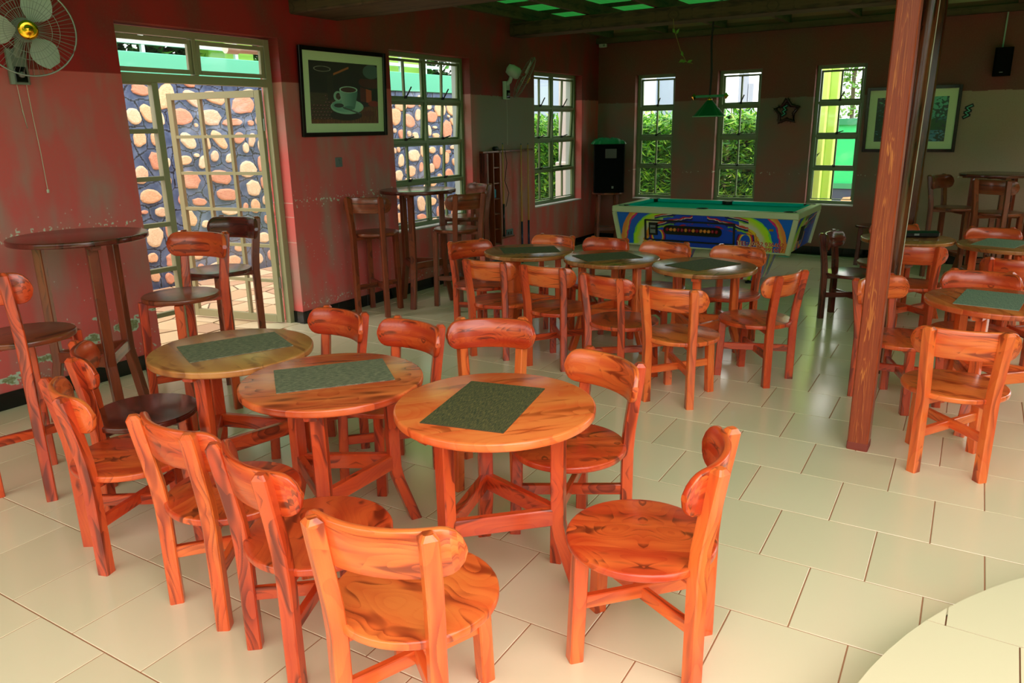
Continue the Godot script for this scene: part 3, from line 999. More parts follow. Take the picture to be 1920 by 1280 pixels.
func make_pool_table() -> void:
	var t := thing("pool_table", Vector3(2.455, 0, 2.03), 0.0, "coin-operated pool table with blue printed sides and green cloth below the back windows", "pool table")
	var L := 1.0
	var W := 0.535
	var pm := mat(Color.WHITE, 0.3)
	pm.albedo_texture = pool_texture()
	# tapering cabinet: printed sides and closed bottom
	var st := start()
	st.set_smooth_group(-1)
	var a := [Vector3(-L + 0.09, 0.385, W - 0.06), Vector3(L - 0.09, 0.385, W - 0.06), Vector3(L - 0.025, 0.735, W - 0.02), Vector3(-L + 0.025, 0.735, W - 0.02)]
	var uv := [Vector2(0.02, 1), Vector2(0.98, 1), Vector2(1, 0), Vector2(0, 0)]
	quad(st, a, uv)
	var m := []
	for p in a: m.append(Vector3(-p.x, p.y, -p.z))
	quad(st, m, uv)
	var b := [Vector3(L - 0.09, 0.385, W - 0.06), Vector3(L - 0.09, 0.385, -W + 0.06), Vector3(L - 0.025, 0.735, -W + 0.02), Vector3(L - 0.025, 0.735, W - 0.02)]
	quad(st, b, [Vector2(0.06, 1), Vector2(0.46, 1), Vector2(0.46, 0), Vector2(0.06, 0)])
	m = []
	for p in b: m.append(Vector3(-p.x, p.y, -p.z))
	quad(st, m, [Vector2(0.06, 1), Vector2(0.46, 1), Vector2(0.46, 0), Vector2(0.06, 0)])
	quad(st, [Vector3(-L + 0.09, 0.385, -W + 0.06), Vector3(L - 0.09, 0.385, -W + 0.06), Vector3(L - 0.09, 0.385, W - 0.06), Vector3(-L + 0.09, 0.385, W - 0.06)], [Vector2(0.45, 0.5), Vector2(0.5, 0.5), Vector2(0.5, 0.55), Vector2(0.45, 0.55)])
	part("cabinet", done(st), pm, t)
	# pale corner and bottom trims
	for sx in [-1, 1]:
		for sz in [-1, 1]:
			part("corner_trim", bar_mesh(Vector3(sx * (L - 0.092), 0.38, sz * (W - 0.062)), Vector3(sx * (L - 0.026), 0.736, sz * (W - 0.021)), 0.05, 0.05, Vector3.BACK, 0.006), M.cream_trim, t)
	for sz in [-1, 1]:
		part("bottom_trim", bar_mesh(Vector3(-L + 0.09, 0.385, sz * (W - 0.058)), Vector3(L - 0.09, 0.385, sz * (W - 0.058)), 0.014, 0.014), M.cream_trim, t)
	# top rails, bed and cushions
	for sz in [-1, 1]:
		part("top_rail", box_mesh(Vector3(-L, 0.735, minf(sz * W, sz * (W - 0.085))), Vector3(L, 0.800, maxf(sz * W, sz * (W - 0.085))), 0.006), M.cream_trim, t)
	for sx in [-1, 1]:
		part("end_rail", box_mesh(Vector3(minf(sx * L, sx * (L - 0.085)), 0.735, -W + 0.085), Vector3(maxf(sx * L, sx * (L - 0.085)), 0.800, W - 0.085), 0.006), M.cream_trim, t)
	part("bed", box_mesh(Vector3(-L + 0.08, 0.70, -W + 0.08), Vector3(L - 0.08, 0.762, W - 0.08)), M.felt, t)
	for sz in [-1, 1]:
		for sx in [-1, 1]:
			var st2 := start()
			var z0: float = sz * (W - 0.086)
			var z1: float = sz * (W - 0.125)
			var x0: float = sx * 0.06
			var x1: float = sx * (L - 0.16)
			bar(st2, Vector3(x0, 0.782, (z0 + z1) / 2), Vector3(x1, 0.782, (z0 + z1) / 2), 0.038, 0.040, Vector3.UP, 0.008)
			part("cushion", done(st2), M.felt, t)
	for sx in [-1, 1]:
		var xm: float = sx * (L - 0.105)
		part("cushion", bar_mesh(Vector3(xm, 0.782, -W + 0.16), Vector3(xm, 0.782, W - 0.16), 0.038, 0.040, Vector3.UP, 0.008), M.felt, t)
	for p in [[-1, -1], [0, -1], [1, -1], [-1, 1], [0, 1], [1, 1]]:
		part("pocket", lathe_mesh([[0.0, 0.764], [0.058, 0.766], [0.064, 0.803], [0.050, 0.803], [0.048, 0.770]], 18), M.black, t, Transform3D(Basis(), Vector3(p[0] * (L - 0.105), 0, p[1] * (W - 0.095))))
	# ball return behind a long window, frame, coin box
	var lean := Basis(Vector3.RIGHT, atan2(0.04, 0.35))
	var mid := Transform3D(lean, Vector3(-0.12, 0.555, W - 0.0385))
	st = start()
	var fr := PackedVector2Array()
	for k in 28:
		var an := TAU * k / 28.0 + 0.0001
		fr.append(Vector2((0.27 if cos(an) > 0 else -0.27) + cos(an) * 0.05, sin(an) * 0.05))
	plate(st, fr, 0.0, 0.006)
	var win := part("ball_window", done(st), M.black_gloss, t, mid * Transform3D(Basis(), Vector3(0.04, 0.01, 0)))
	var cols := [0, 1, 1, 0, 0, 1, 0, 1, 0, 1, 1, 1, 0, 0]
	var bm := [mat(c8(150, 16, 34), 0.15), mat(c8(224, 130, 44), 0.15)]
	var ball := lathe_mesh([[0.0, -0.02], [0.012, -0.016], [0.02, 0.0], [0.012, 0.016], [0.0, 0.02]], 14)
	for k in 14: part("ball", ball, bm[cols[k]], win, Transform3D(Basis(), Vector3(-0.275 + k * 0.0415, 0.006, 0.008)))
	st = start()
	for s in [[-0.49, -0.115, 0.49, -0.100], [-0.49, 0.100, 0.49, 0.115]]: box(st, Vector3(s[0], s[1], 0), Vector3(s[2], s[3], 0.012))
	for s in [[-0.497, -0.112, -0.478, 0.112], [0.478, -0.112, 0.497, 0.112]]: box(st, Vector3(s[0], s[1], 0), Vector3(s[2], s[3], 0.012))
	part("access_frame", done(st), M.black, t, mid)
	st = start()
	box(st, Vector3(-0.05, -0.068, 0), Vector3(0.05, 0.068, 0.018), 0.012)
	var cb := part("coin_box", done(st), M.black_gloss, t, mid * Transform3D(Basis(), Vector3(-0.395, 0.015, 0)))
	part("coin_plate", box_mesh(Vector3(-0.032, -0.045, 0.018), Vector3(0.028, 0.040, 0.021)), M.grey_plastic, cb)
	part("slot", box_mesh(Vector3(-0.026, -0.002, 0.021), Vector3(0.030, 0.016, 0.026)), M.black, cb)
	var red := mat(c8(200, 70, 40), 0.5)
	var pale := mat(c8(226, 206, 160), 0.5)
	var k2 := 0
	for s in ["TEL: 0752 936402", "0771 991687"]:
		for back in [true, false]:
			var tm := TextMesh.new()
			var fnt := SystemFont.new()
			fnt.font_names = PackedStringArray(["Droid Sans"])
			fnt.font_weight = 700
			tm.font = fnt
			tm.text = s
			tm.font_size = 16
			tm.pixel_size = 0.0036 if not back else 0.00372
			tm.depth = 0.0006 if back else 0.0012
			tm.horizontal_alignment = HORIZONTAL_ALIGNMENT_RIGHT
			part("lettering", tm, pale if back else red, t, Transform3D(lean, Vector3(0.872, 0.470 - 0.052 * k2 - (0.001 if back else 0.0), W - 0.0475 - 0.006 * k2 + 0.0012)))
		k2 += 1
	part("maker_badge", box_mesh(Vector3(-0.022, -0.012, 0), Vector3(0.022, 0.012, 0.002)), M.brass, t, Transform3D(lean, Vector3(0.74, 0.62, W - 0.030)))
	part("ball_gate", box_mesh(Vector3(0, -0.075, -0.075), Vector3(0.006, 0.075, 0.075), 0.0), M.black, t, Transform3D(Basis(Vector3.BACK, -atan2(0.065, 0.35)), Vector3(L - 0.057, 0.555, 0.10)))
	# two pedestals with feet
	for sx in [-1, 1]:
		st = start()
		var r := []
		for q in [[0.04, 0.10, 0.17], [0.385, 0.19, 0.30]]:
			r.append(rect_ring(Vector3(sx * 0.46, q[0], 0), Vector3.BACK, Vector3.RIGHT, q[2] + 0.05, q[1], 0.0))
		loft(st, r, false, true, 1.6, 1.6, Vector2(0.7, 0.3))
		var pd := part("pedestal", done(st), pm, t)
		for sz in [-1, 1]: part("foot", lathe_mesh([[0.0, 0.0], [0.035, 0.0], [0.035, 0.018], [0.012, 0.022], [0.012, 0.05]], 14), M.black, pd, Transform3D(Basis(), Vector3(sx * 0.46, 0, sz * 0.18)))
	# the lamp above it
	var l := thing("billiard_lamp", Vector3(2.325, 1.735, 2.03), 0.0, "green conical billiard lamp on a short bar with diamond ends above the pool table", "lamp")
	var green := mat(c8(12, 92, 56), 0.3)
	var sh := []
	for k in 25:
		var an := TAU * k / 24.0
	st = start()
	var lo := PackedVector3Array()
	var hi := PackedVector3Array()
	for k in 36:
		var an := TAU * k / 36.0
		var f := 0.170 if k % 3 else 0.163
		lo.append(Vector3(sin(an) * f, 0.0, cos(an) * f))
		hi.append(Vector3(sin(an) * 0.028, 0.165, cos(an) * 0.028))
	loft(st, [lo, hi], false, false)
	part("lamp_shade", done(st), green, l)
	part("shade_rim", tube_mesh(round_points(0.170, 0.0, 36), 0.005, 6), mat(c8(120, 190, 150), 0.4), l)
	part("lamp_holder", lathe_mesh([[0.0, 0.163], [0.026, 0.163], [0.026, 0.182], [0.012, 0.186], [0.012, 0.205], [0.0, 0.205]], 16), M.brass, l)
	part("bar", tube_mesh([Vector3(-0.155, 0.205, 0), Vector3(0.155, 0.205, 0)], 0.014, 12), mat(c8(60, 150, 108), 0.3), l)
	for s in [-1, 1]:
		part("diamond_end", lathe_mesh([[0.0, -0.036], [0.03, 0.0], [0.0, 0.036]], 4, 0.0, Vector2.ZERO, false), M.brass, l, Transform3D(Basis(), Vector3(s * 0.175, 0.205, 0)))
	part("flex", tube_mesh([Vector3(0, 0.215, 0), Vector3(0.006, 0.45, 0), Vector3(-0.012, 0.75, 0), Vector3(0.0, 1.0, 0)], 0.011, 8), M.cable, l)

func round_points(r: float, y: float, n: int) -> Array:
	var a := []
	for k in n + 1: a.append(Vector3(sin(TAU * k / n) * r, y, cos(TAU * k / n) * r))
	return a

# ---- pictures
func ell(x: float, y: float, cx: float, cy: float, rx: float, ry: float) -> float:
	return Vector2((x - cx) / rx, (y - cy) / ry).length()

func coffee_print() -> ImageTexture:
	var n := noise(221, 1.0, 3)
	return picture(300, 280, func(px, py):
		var x: float = px / 300.0
		var y: float = py / 280.0
		var c := c8(14, 8, 7)
		var g := n.get_noise_2d(x * 9.0, y * 40.0)
		if y > 0.72 + 0.05 * sin(x * 4.0): c = c8(128, 70, 34).lerp(c8(84, 40, 20), clampf(0.5 + n.get_noise_2d(x * 40.0, y * 4.0), 0.0, 1.0))
		if x < 0.42 and y > 0.50 and y < 0.93:
			c = c8(60, 40, 30).lerp(c8(70, 66, 40), clampf(0.4 + g, 0.0, 1.0))
			if y > 0.68 or x > 0.2:
				var bx := fposmod(x * 21.0 + floorf(y * 19.0) * 0.5, 1.0)
				var by := fposmod(y * 19.0, 1.0)
				if ell(bx, by, 0.5, 0.5, 0.42, 0.40) < 1.0: c = c8(92, 34, 34).lerp(c8(44, 18, 18), clampf(by, 0.0, 1.0))
				if ell(bx, by, 0.4, 0.35, 0.12, 0.10) < 1.0: c = c8(190, 150, 140)
		if ell(x, y, 0.18, 0.12, 0.12, 0.045) < 1.0 and ell(x, y, 0.18, 0.12, 0.105, 0.035) > 1.0: c = c8(150, 150, 130)
		if absf(y - (0.20 - (x - 0.33) * 0.55)) < 0.018 and x > 0.33 and x < 0.56: c = c8(176, 100, 50)
		if x > 0.24 and x < 0.33 and y > 0.2 and y < 0.62: c = c8(34, 26, 18)
		if ell(x, y, 0.90, 0.12, 0.13, 0.12) < 1.0: c = c8(70, 100, 96)
		if ell(x, y, 0.90, 0.30, 0.20, 0.10) < 1.0 and y > 0.24: c = c8(74, 16, 14)
		if x > 0.72 and x < 0.90 and y > 0.38 + (x - 0.72) * 0.3 and y < 0.62 + (x - 0.72) * 0.2: c = c8(180, 74, 28) if x > 0.81 else c8(88, 20, 14)
		if ell(x, y, 0.93, 0.66, 0.09, 0.05) < 1.0: c = c8(140, 34, 22)
		if ell(x, y, 0.84, 0.83, 0.09, 0.05) < 1.0: c = c8(96, 34, 22)
		if ell(x, y, 0.50, 0.86, 0.24, 0.09) < 1.0 and y > 0.78: c = c8(30, 18, 14)
		# saucer, cup, coffee, spoon
		if ell(x, y, 0.52, 0.72, 0.245, 0.125) < 1.0: c = c8(150, 205, 180)
		if ell(x, y, 0.52, 0.705, 0.225, 0.105) < 1.0: c = c8(112, 172, 150).lerp(c8(168, 220, 196), clampf((x - 0.35) * 2.4, 0.0, 1.0))
		if ell(x, y, 0.385, 0.55, 0.062, 0.085) < 1.0 and ell(x, y, 0.392, 0.55, 0.036, 0.055) > 1.0: c = c8(150, 200, 176)
		var hw := 0.135 - maxf(0.0, (y - 0.5)) * 0.20
		if absf(x - 0.545) < hw and y > 0.435 and y < 0.74: c = c8(160, 208, 184).lerp(c8(52, 108, 96), clampf((x - 0.40) * 3.2, 0.0, 1.0))
		if ell(x, y, 0.545, 0.74, 0.085, 0.035) < 1.0: c = c8(70, 128, 112)
		if ell(x, y, 0.545, 0.435, 0.135, 0.055) < 1.0: c = c8(176, 220, 196)
		if ell(x, y, 0.545, 0.438, 0.115, 0.043) < 1.0: c = c8(66, 22, 16)
		if ell(x, y, 0.395, 0.70, 0.07, 0.035) < 1.0: c = c8(40, 46, 44)
		if absf(y - (0.73 + (x - 0.45) * 0.40)) < 0.012 and x > 0.45 and x < 0.72: c = c8(70, 84, 78)
		return c)

func landscape_print() -> ImageTexture:
	var n := noise(231, 1.0, 4)
	return picture(300, 180, func(px, py):
		var x: float = px / 300.0
		var y: float = py / 180.0
		var c := c8(96, 196, 160).lerp(c8(70, 170, 170), y)
		if y > 0.40 - 0.12 * sin(x * 5.0 + 1.0) + n.get_noise_2d(x * 6.0, 2.0) * 0.1: c = c8(40, 120, 130)
		if y > 0.52 + n.get_noise_2d(x * 8.0, 5.0) * 0.08: c = c8(20, 92, 54)
		if y > 0.74: c = c8(40, 120, 160).lerp(c8(120, 190, 200), clampf(n.get_noise_2d(x * 4.0, y * 40.0) + 0.4, 0.0, 1.0))
		var tree := n.get_noise_2d(x * 11.0, y * 18.0) + 0.5 - x * 1.6
		if tree > 0.05: c = c8(12, 52, 44)
		var tr2 := n.get_noise_2d(x * 14.0 + 9.0, y * 14.0) - 0.25 + (x - 0.72) * 2.0 - absf(y - 0.32) * 1.2
		if tr2 > 0.0: c = c8(16, 70, 62)
		var tr3 := n.get_noise_2d(x * 14.0 + 19.0, y * 14.0) - 0.2 + (x - 0.80) * 3.0 - absf(y - 0.92) * 2.0
		if tr3 > 0.0: c = c8(18, 66, 58)
		return c)

# local: x right, y up, z out of the wall, origin at the middle of the back
func framed(called: String, at: Vector3, turn: float, w: float, h: float, mx: float, my: float, tex: Texture2D, label: String, lean := 2.5) -> void:
	var o := thing(called, at, turn, label, "picture")
	o.rotation.x = deg_to_rad(lean)
	o.rotation_order = EULER_ORDER_YXZ
	var st := start()
	var f := 0.035
	rim(st, -w / 2, -h / 2, w / 2, h / 2, f, 0.028, 0.014)
	part("frame", done(st), M.black_gloss, o)
	part("mount", box_mesh(Vector3(-w / 2 + f, -h / 2 + f, 0.002), Vector3(w / 2 - f, h / 2 - f, 0.010)), M.mat_board, o)
	st = start()
	var a := w / 2 - f - mx
	var b := h / 2 - f - my
	quad(st, [Vector3(-a, -b, 0.0115), Vector3(a, -b, 0.0115), Vector3(a, b, 0.0115), Vector3(-a, b, 0.0115)], [Vector2(0, 1), Vector2(1, 1), Vector2(1, 0), Vector2(0, 0)])
	var pm := mat(Color.WHITE, 0.5)
	pm.albedo_texture = tex
	part("print", done(st), pm, o)
	part("glazing", pane_mesh(w - 2 * f, h - 2 * f), M.picture_glass, o, Transform3D(Basis(), Vector3(-w / 2 + f, -h / 2 + f, 0.020)))

# wall fan: local z out of the wall, origin at the plate
func wall_fan(at: Vector3, turn: float, swing: float, pitch: float, blade: Material, plate_m: Material, label: String) -> Node3D:
	var o := thing("wall_fan", at, turn, label, "fan", "wall fans")
	var st := start()
	box(st, Vector3(-0.055, -0.10, 0.0), Vector3(0.055, 0.10, 0.05), 0.015)
	part("wall_plate", done(st), plate_m, o)
	part("control_panel", box_mesh(Vector3(-0.034, -0.088, 0.05), Vector3(0.034, 0.0, 0.056), 0.003), M.black_gloss, o)
	part("knob", lathe_mesh([[0.0, 0.0], [0.018, 0.0], [0.016, 0.016], [0.0, 0.017]], 16), M.grey_plastic, o, Transform3D(Basis(Vector3.RIGHT, PI / 2), Vector3(0, -0.045, 0.056)))
	part("arm", tube_mesh([Vector3(0, 0.06, 0.03), Vector3(0, 0.10, 0.08), Vector3(0, 0.15, 0.10), Vector3(0, 0.20, 0.13)], 0.024, 10), plate_m, o)
	var head := Node3D.new()
	head.name = "fan_head"
	o.add_child(head)
	head.transform = Transform3D(Basis(Vector3.UP, swing) * Basis(Vector3.RIGHT, pitch), Vector3(0.02, 0.200, 0.13))
	part("motor", lathe_mesh([[0.0, -0.10], [0.05, -0.09], [0.068, -0.04], [0.068, 0.04], [0.05, 0.07], [0.0, 0.075]], 20), plate_m, head, Transform3D(Basis(Vector3.RIGHT, PI / 2), Vector3.ZERO))
	var R := 0.25
	var z := 1.22
	# cage: front and back wires with rings
	st = start()
	for k in 60:
		var an := TAU * k / 60.0
		var d := Vector3(sin(an), cos(an), 0)
		tube(st, [d * 0.05 + Vector3(0, 0, 0.185), d * 0.16 + Vector3(0, 0, 0.180), d * 0.232 + Vector3(0, 0, 0.160), d * R + Vector3(0, 0, 0.135)], 0.0011, 4)
		if k % 2 == 0: tube(st, [d * 0.06 + Vector3(0, 0, 0.075), d * 0.16 + Vector3(0, 0, 0.082), d * 0.232 + Vector3(0, 0, 0.105), d * R + Vector3(0, 0, 0.13)], 0.0011, 4)
	for q in [[R, 0.133, 0.0055], [0.16, 0.180, 0.0016], [0.12, 0.183, 0.0016], [0.06, 0.077, 0.002]]:
		var ring := []
		for k in 49: ring.append(Vector3(sin(TAU * k / 48) * q[0], cos(TAU * k / 48) * q[0], q[1]))
		tube(st, ring, q[2], 6)
	part("cage", done(st), M.grille, head)
	for k in 3:
		st = start()
		var f := []
		var base := TAU * k / 3.0 + 0.5
		var pts := []
		for j in 11:
			var v := j / 10.0
			var rr := (0.045 + 0.14 * v) * z
			var half := (0.16 + 0.42 * sin(PI * pow(v, 0.75))) 
			pts.append([rr, half])
		for j in 10:
			var row := []
			for e in [0, 1]:
				for s in [-1, 1]:
					var an: float = base + s * pts[j + e][1]
					row.append(Vector3(sin(an) * pts[j + e][0], cos(an) * pts[j + e][0], 0.125 + s * 0.016))
			quad(st, [row[0], row[1], row[3], row[2]], [Vector2(0, 0), Vector2(1, 0), Vector2(1, 1), Vector2(0, 1)])
		part("blade", done(st), blade, head)
	part("badge", lathe_mesh([[0.052, 0.0], [0.052, 0.008], [0.040, 0.016], [0.032, 0.013], [0.020, 0.020], [0.0, 0.022]], 28), M.brass, head, Transform3D(Basis(Vector3.RIGHT, PI / 2), Vector3(0, 0, 0.180)))
	return o

func make_wall_things() -> void:
	framed("coffee_picture", Vector3(0.017, 1.972, 5.13), PI / 2, 1.065, 0.735, 0.075, 0.075, coffee_print(), "black-framed picture of a coffee cup on the red wall")
	framed("landscape_picture", Vector3(4.075, 1.668, 0.018), 0.0, 0.985, 0.74, 0.085, 0.085, landscape_print(), "black-framed landscape picture behind the wooden posts")
	var f := wall_fan(Vector3(0.0, 2.05, 7.862), PI / 2, -0.34, 0.10, mat(c8(176, 186, 172), 0.35), mat(c8(120, 130, 116), 0.35), "wall fan with brass centre badge at the top left")
	for q in [[-0.025, [Vector3(0, 0, 0), Vector3(0.004, -0.14, 0.004), Vector3(0.016, -0.26, 0.0), Vector3(0.004, -0.15, 0.0)]], [0.03, [Vector3(0, 0, 0), Vector3(0.004, -0.2, 0.0), Vector3(0.012, -0.4, 0.0), Vector3(0.014, -0.63, 0.0)]]]:
		var pts := []
		for p in q[1]: pts.append(p + Vector3(q[0], -0.095, 0.03))
		part("pull_cord", tube_mesh(pts, 0.0022, 5), M.cord, f)
	part("cord_bob", lathe_mesh([[0.0, 0.0], [0.008, 0.0], [0.008, 0.02], [0.0, 0.022]], 10), M.cord, f, Transform3D(Basis(), Vector3(0.044, -0.745, 0.03)))
	var f2 := wall_fan(Vector3(0.0, 2.075, 2.48), PI / 2, 0.60, 0.50, mat(c8(196, 206, 196), 0.4), mat(c8(190, 204, 192), 0.4), "pale wall fan seen edge-on beside the far left window")
	part("pull_cord", tube_mesh([Vector3(0, -0.09, 0.03), Vector3(0.005, -0.3, 0.03), Vector3(0.0, -0.62, 0.03)], 0.002, 5), M.cord, f2)
	# light switch and socket
	var s := thing("light_switch", Vector3(0.0, 1.378, 5.253), PI / 2, "grey light switch on the red wall below the coffee picture", "switch")
	part("plate", box_mesh(Vector3(-0.042, -0.042, 0), Vector3(0.042, 0.042, 0.009), 0.003), mat(c8(104, 112, 112), 0.35), s)
	part("rocker", box_mesh(Vector3(-0.012, -0.022, 0.009), Vector3(0.012, 0.022, 0.013), 0.002), mat(c8(90, 100, 102), 0.3), s)
	s = thing("wall_socket", Vector3(0.0, 0.40, 2.425), PI / 2, "grey wall socket behind the cue sticks", "socket")
	part("plate", box_mesh(Vector3(-0.075, -0.045, 0), Vector3(0.075, 0.045, 0.010), 0.003), mat(c8(96, 120, 128), 0.35), s)
	for k in 2: part("outlet", box_mesh(Vector3(-0.05 + k * 0.06, -0.02, 0.010), Vector3(-0.02 + k * 0.06, 0.015, 0.012)), M.black, s)
	# cue rack
	var r := thing("cue_rack", Vector3(0.0, 0.0, 2.87), PI / 2, "dark wooden cue rack with open cubbies on the left wall", "rack")
	var st := start()
	for q in [[-0.15, -0.118], [0.005, 0.022], [0.155, 0.172]]:
		pass
	part("side_panel", box_mesh(Vector3(-0.165, 0.30, 0.0), Vector3(-0.14, 1.375, 0.11), 0.003), M.dark, r)
	part("back_panel", box_mesh(Vector3(-0.14, 0.30, 0.0), Vector3(0.115, 1.375, 0.012)), M.brown, r)
	part("divider", box_mesh(Vector3(-0.035, 0.30, 0.012), Vector3(-0.02, 1.375, 0.105), 0.002), M.brown, r)
	part("side_panel", box_mesh(Vector3(0.095, 0.30, 0.012), Vector3(0.115, 1.375, 0.11), 0.003), M.brown, r)
	for k in 6: part("shelf", box_mesh(Vector3(-0.02, 0.31 + k * 0.178, 0.012), Vector3(0.095, 0.325 + k * 0.178, 0.10), 0.002), M.brown, r)
	part("top_board", box_mesh(Vector3(-0.165, 1.375, 0.0), Vector3(0.94, 1.398, 0.055), 0.003), M.brown, r)
	part("foot_ledge", box_mesh(Vector3(0.115, 0.365, 0.0), Vector3(0.43, 0.385, 0.09), 0.003), M.brown, r)
	var b := thing("chalk_bottle", Vector3(0.055, 0.8575, 2.835), PI / 2, "small bright blue bottle in the cue rack", "bottle")
	part("body", box_mesh(Vector3(-0.028, 0.002, -0.02), Vector3(0.028, 0.105, 0.02), 0.008), mat(c8(40, 150, 190), 0.3), b)
	part("cap", lathe_mesh([[0.0, 0.105], [0.014, 0.105], [0.014, 0.128], [0.0, 0.129]], 12), mat(c8(30, 110, 160), 0.3), b)
	var k := 0
	for z in [[2.655, "leftmost cue stick standing in the wall rack"], [2.245, "middle cue stick of the three by the left wall"], [2.085, "rightmost cue stick beside the far left window"]]:
		var o := thing("cue_stick", Vector3(0.074, 0.001 if k > 0 else 0.386, z[0]), 0, z[1], "cue", "cue sticks on the left wall")
		var h := 1.45 if k > 0 else 1.08
		var shaft := mat(c8(206, 150, 80), 0.3)
		part("butt", lathe_mesh([[0.0, 0.0], [0.015, 0.0], [0.0125, 0.36 * h], [0.0, 0.36 * h]], 12), mat([c8(24, 20, 26), c8(26, 30, 70), c8(26, 30, 70)][k], 0.2), o)
		part("shaft", lathe_mesh([[0.0, 0.36 * h], [0.0125, 0.36 * h], [0.0065, h], [0.0, h]], 12), shaft, o)
		part("tip", lathe_mesh([[0.0, h], [0.0062, h], [0.0055, h + 0.012], [0.0, h + 0.014]], 10), mat(c8(60, 90, 130), 0.9), o)
		k += 1
	var ch := thing("dangling_cable", Vector3(0.03, 1.399, 2.745), 0, "thin black cable dangling from the cue rack's top board", "cable")
	part("plug", box_mesh(Vector3(-0.03, 0.0, -0.04), Vector3(0.03, 0.045, 0.03), 0.012), M.black, ch)
	part("lead", tube_mesh([Vector3(0.01, 0.01, -0.04), Vector3(0.07, 0.005, -0.10), Vector3(0.075, -0.15, -0.13), Vector3(0.06, -0.35, -0.10), Vector3(0.07, -0.50, -0.17), Vector3(0.05, -0.66, -0.13)], 0.004, 6), M.cable, ch)
	# loudspeaker on a stool in the corner
	var sp := thing("corner_speaker", Vector3(0.34, 0.752, 0.36), deg_to_rad(32.0), "large black loudspeaker on a stool in the back corner", "speaker")
	st = start()
	var poly := PackedVector2Array([Vector2(-0.24, 0.21), Vector2(-0.15, -0.2), Vector2(0.15, -0.2), Vector2(0.24, 0.21)])
	var ring0 := PackedVector3Array()
	var ring1 := PackedVector3Array()
	for p in [Vector2(-0.20, 0.20), Vector2(0.20, 0.20), Vector2(0.215, 0.18), Vector2(0.14, -0.17), Vector2(-0.14, -0.17), Vector2(-0.215, 0.18)]:
		ring0.append(Vector3(p.x, 0.0, p.y))
		ring1.append(Vector3(p.x, 0.66, p.y))
	loft(st, [ring0, ring1])
	part("cabinet", done(st), M.speaker, sp)
	part("grille", box_mesh(Vector3(-0.185, 0.03, 0.20), Vector3(0.185, 0.63, 0.208), 0.003), M.speaker, sp)
	part("horn", box_mesh(Vector3(-0.06, 0.47, 0.206), Vector3(0.10, 0.60, 0.212), 0.003), M.black_gloss, sp)
	part("maker_plate", box_mesh(Vector3(0.035, 0.06, 0.207), Vector3(0.062, 0.092, 0.211)), M.grey_plastic, sp)
	var cl := thing("green_cloth", Vector3(0.34, 1.414, 0.36), deg_to_rad(32.0), "crumpled green cloth lying on top of the corner loudspeaker", "cloth")
	var cn := noise(241, 1.0, 3)
	st = start()
	st.set_smooth_group(1)
	var hgt := func(i, j):
		var u: float = -1.0 + 2.0 * i / 20.0
		var v: float = -1.0 + 2.0 * j / 12.0
		var e := maxf(absf(u), absf(v))
		return Vector3(u * 0.235, (0.012 + 0.075 * (1.0 - pow(e, 4.0)) * (0.75 + 0.6 * cn.get_noise_2d(u * 2.2, v * 2.2))) if e < 0.99 else 0.0, v * 0.17 + 0.03 + 0.02 * cn.get_noise_2d(u * 3.0, 7.0))
	for i in 20:
		for j in 12:
			quad(st, [hgt.call(i, j + 1), hgt.call(i + 1, j + 1), hgt.call(i + 1, j), hgt.call(i, j)], [Vector2(0, 0), Vector2(1, 0), Vector2(1, 1), Vector2(0, 1)])
	part("fabric", done(st), mat(c8(14, 120, 74), 0.45), cl)
	var ss := thing("speaker_stool", Vector3(0.34, 0, 0.36), deg_to_rad(32.0), "plain wooden stool under the corner loudspeaker", "stool")
	part("seat", disc_mesh(0.215, 0.722, 0.750, 0.008, 36), M.brown, ss)
	for q in [[-1, -1], [1, -1], [-1, 1], [1, 1]]:
		part("leg", bar_mesh(Vector3(q[0] * 0.145, 0, q[1] * 0.145), Vector3(q[0] * 0.125, 0.722, q[1] * 0.125), 0.045, 0.045, Vector3.BACK, 0.004), M.brown, ss)
	for s2 in [-1, 1]:
		part("stretcher", bar_mesh(Vector3(-0.14, 0.24, s2 * 0.14), Vector3(0.14, 0.24, s2 * 0.14), 0.022, 0.04), M.brown, ss)
		part("stretcher", bar_mesh(Vector3(s2 * 0.14, 0.27, -0.14), Vector3(s2 * 0.14, 0.27, 0.14), 0.022, 0.04), M.brown, ss)
	# small wall speaker with its conduit
	sp = thing("wall_speaker", Vector3(4.915, 2.25, 0.0), 0.0, "small black wall loudspeaker at the top right", "speaker")
	st = start()
	loft(st, [rect_ring(Vector3(0, -0.145, 0.10), Vector3.BACK, Vector3.RIGHT, 0.075, 0.085, 0.02), rect_ring(Vector3(0, 0.145, 0.115), Vector3.BACK, Vector3.RIGHT, 0.085, 0.085, 0.02)])
	part("cabinet", done(st), M.speaker, sp)
	part("maker_plate", box_mesh(Vector3(-0.022, -0.112, 0.176), Vector3(0.012, -0.105, 0.182)), M.grey_plastic, sp)
	part("bracket", box_mesh(Vector3(-0.03, -0.05, 0.0), Vector3(0.03, 0.05, 0.03)), M.black, sp)
	var cd := thing("cable_conduit", Vector3(4.90, 2.38, 0.012), 0, "thin pale conduit running down the wall to the small loudspeaker", "conduit")
	part("pipe", bar_mesh(Vector3(-0.01, 0.0, 0.0), Vector3(-0.005, 0.44, 0.0), 0.022, 0.014), mat(c8(150, 180, 166), 0.5), cd)
	# sensor box in the corner
	s = thing("alarm_sensor", Vector3(0.075, 2.745, 0.0), 0, "small white sensor box high in the back corner", "sensor")
	part("case", box_mesh(Vector3(-0.055, -0.025, 0.0), Vector3(0.055, 0.03, 0.05), 0.008), mat(c8(200, 204, 196), 0.4), s)
	part("lens", box_mesh(Vector3(0.015, -0.015, 0.05), Vector3(0.045, 0.015, 0.055), 0.004), mat(c8(120, 150, 130), 0.3), s)
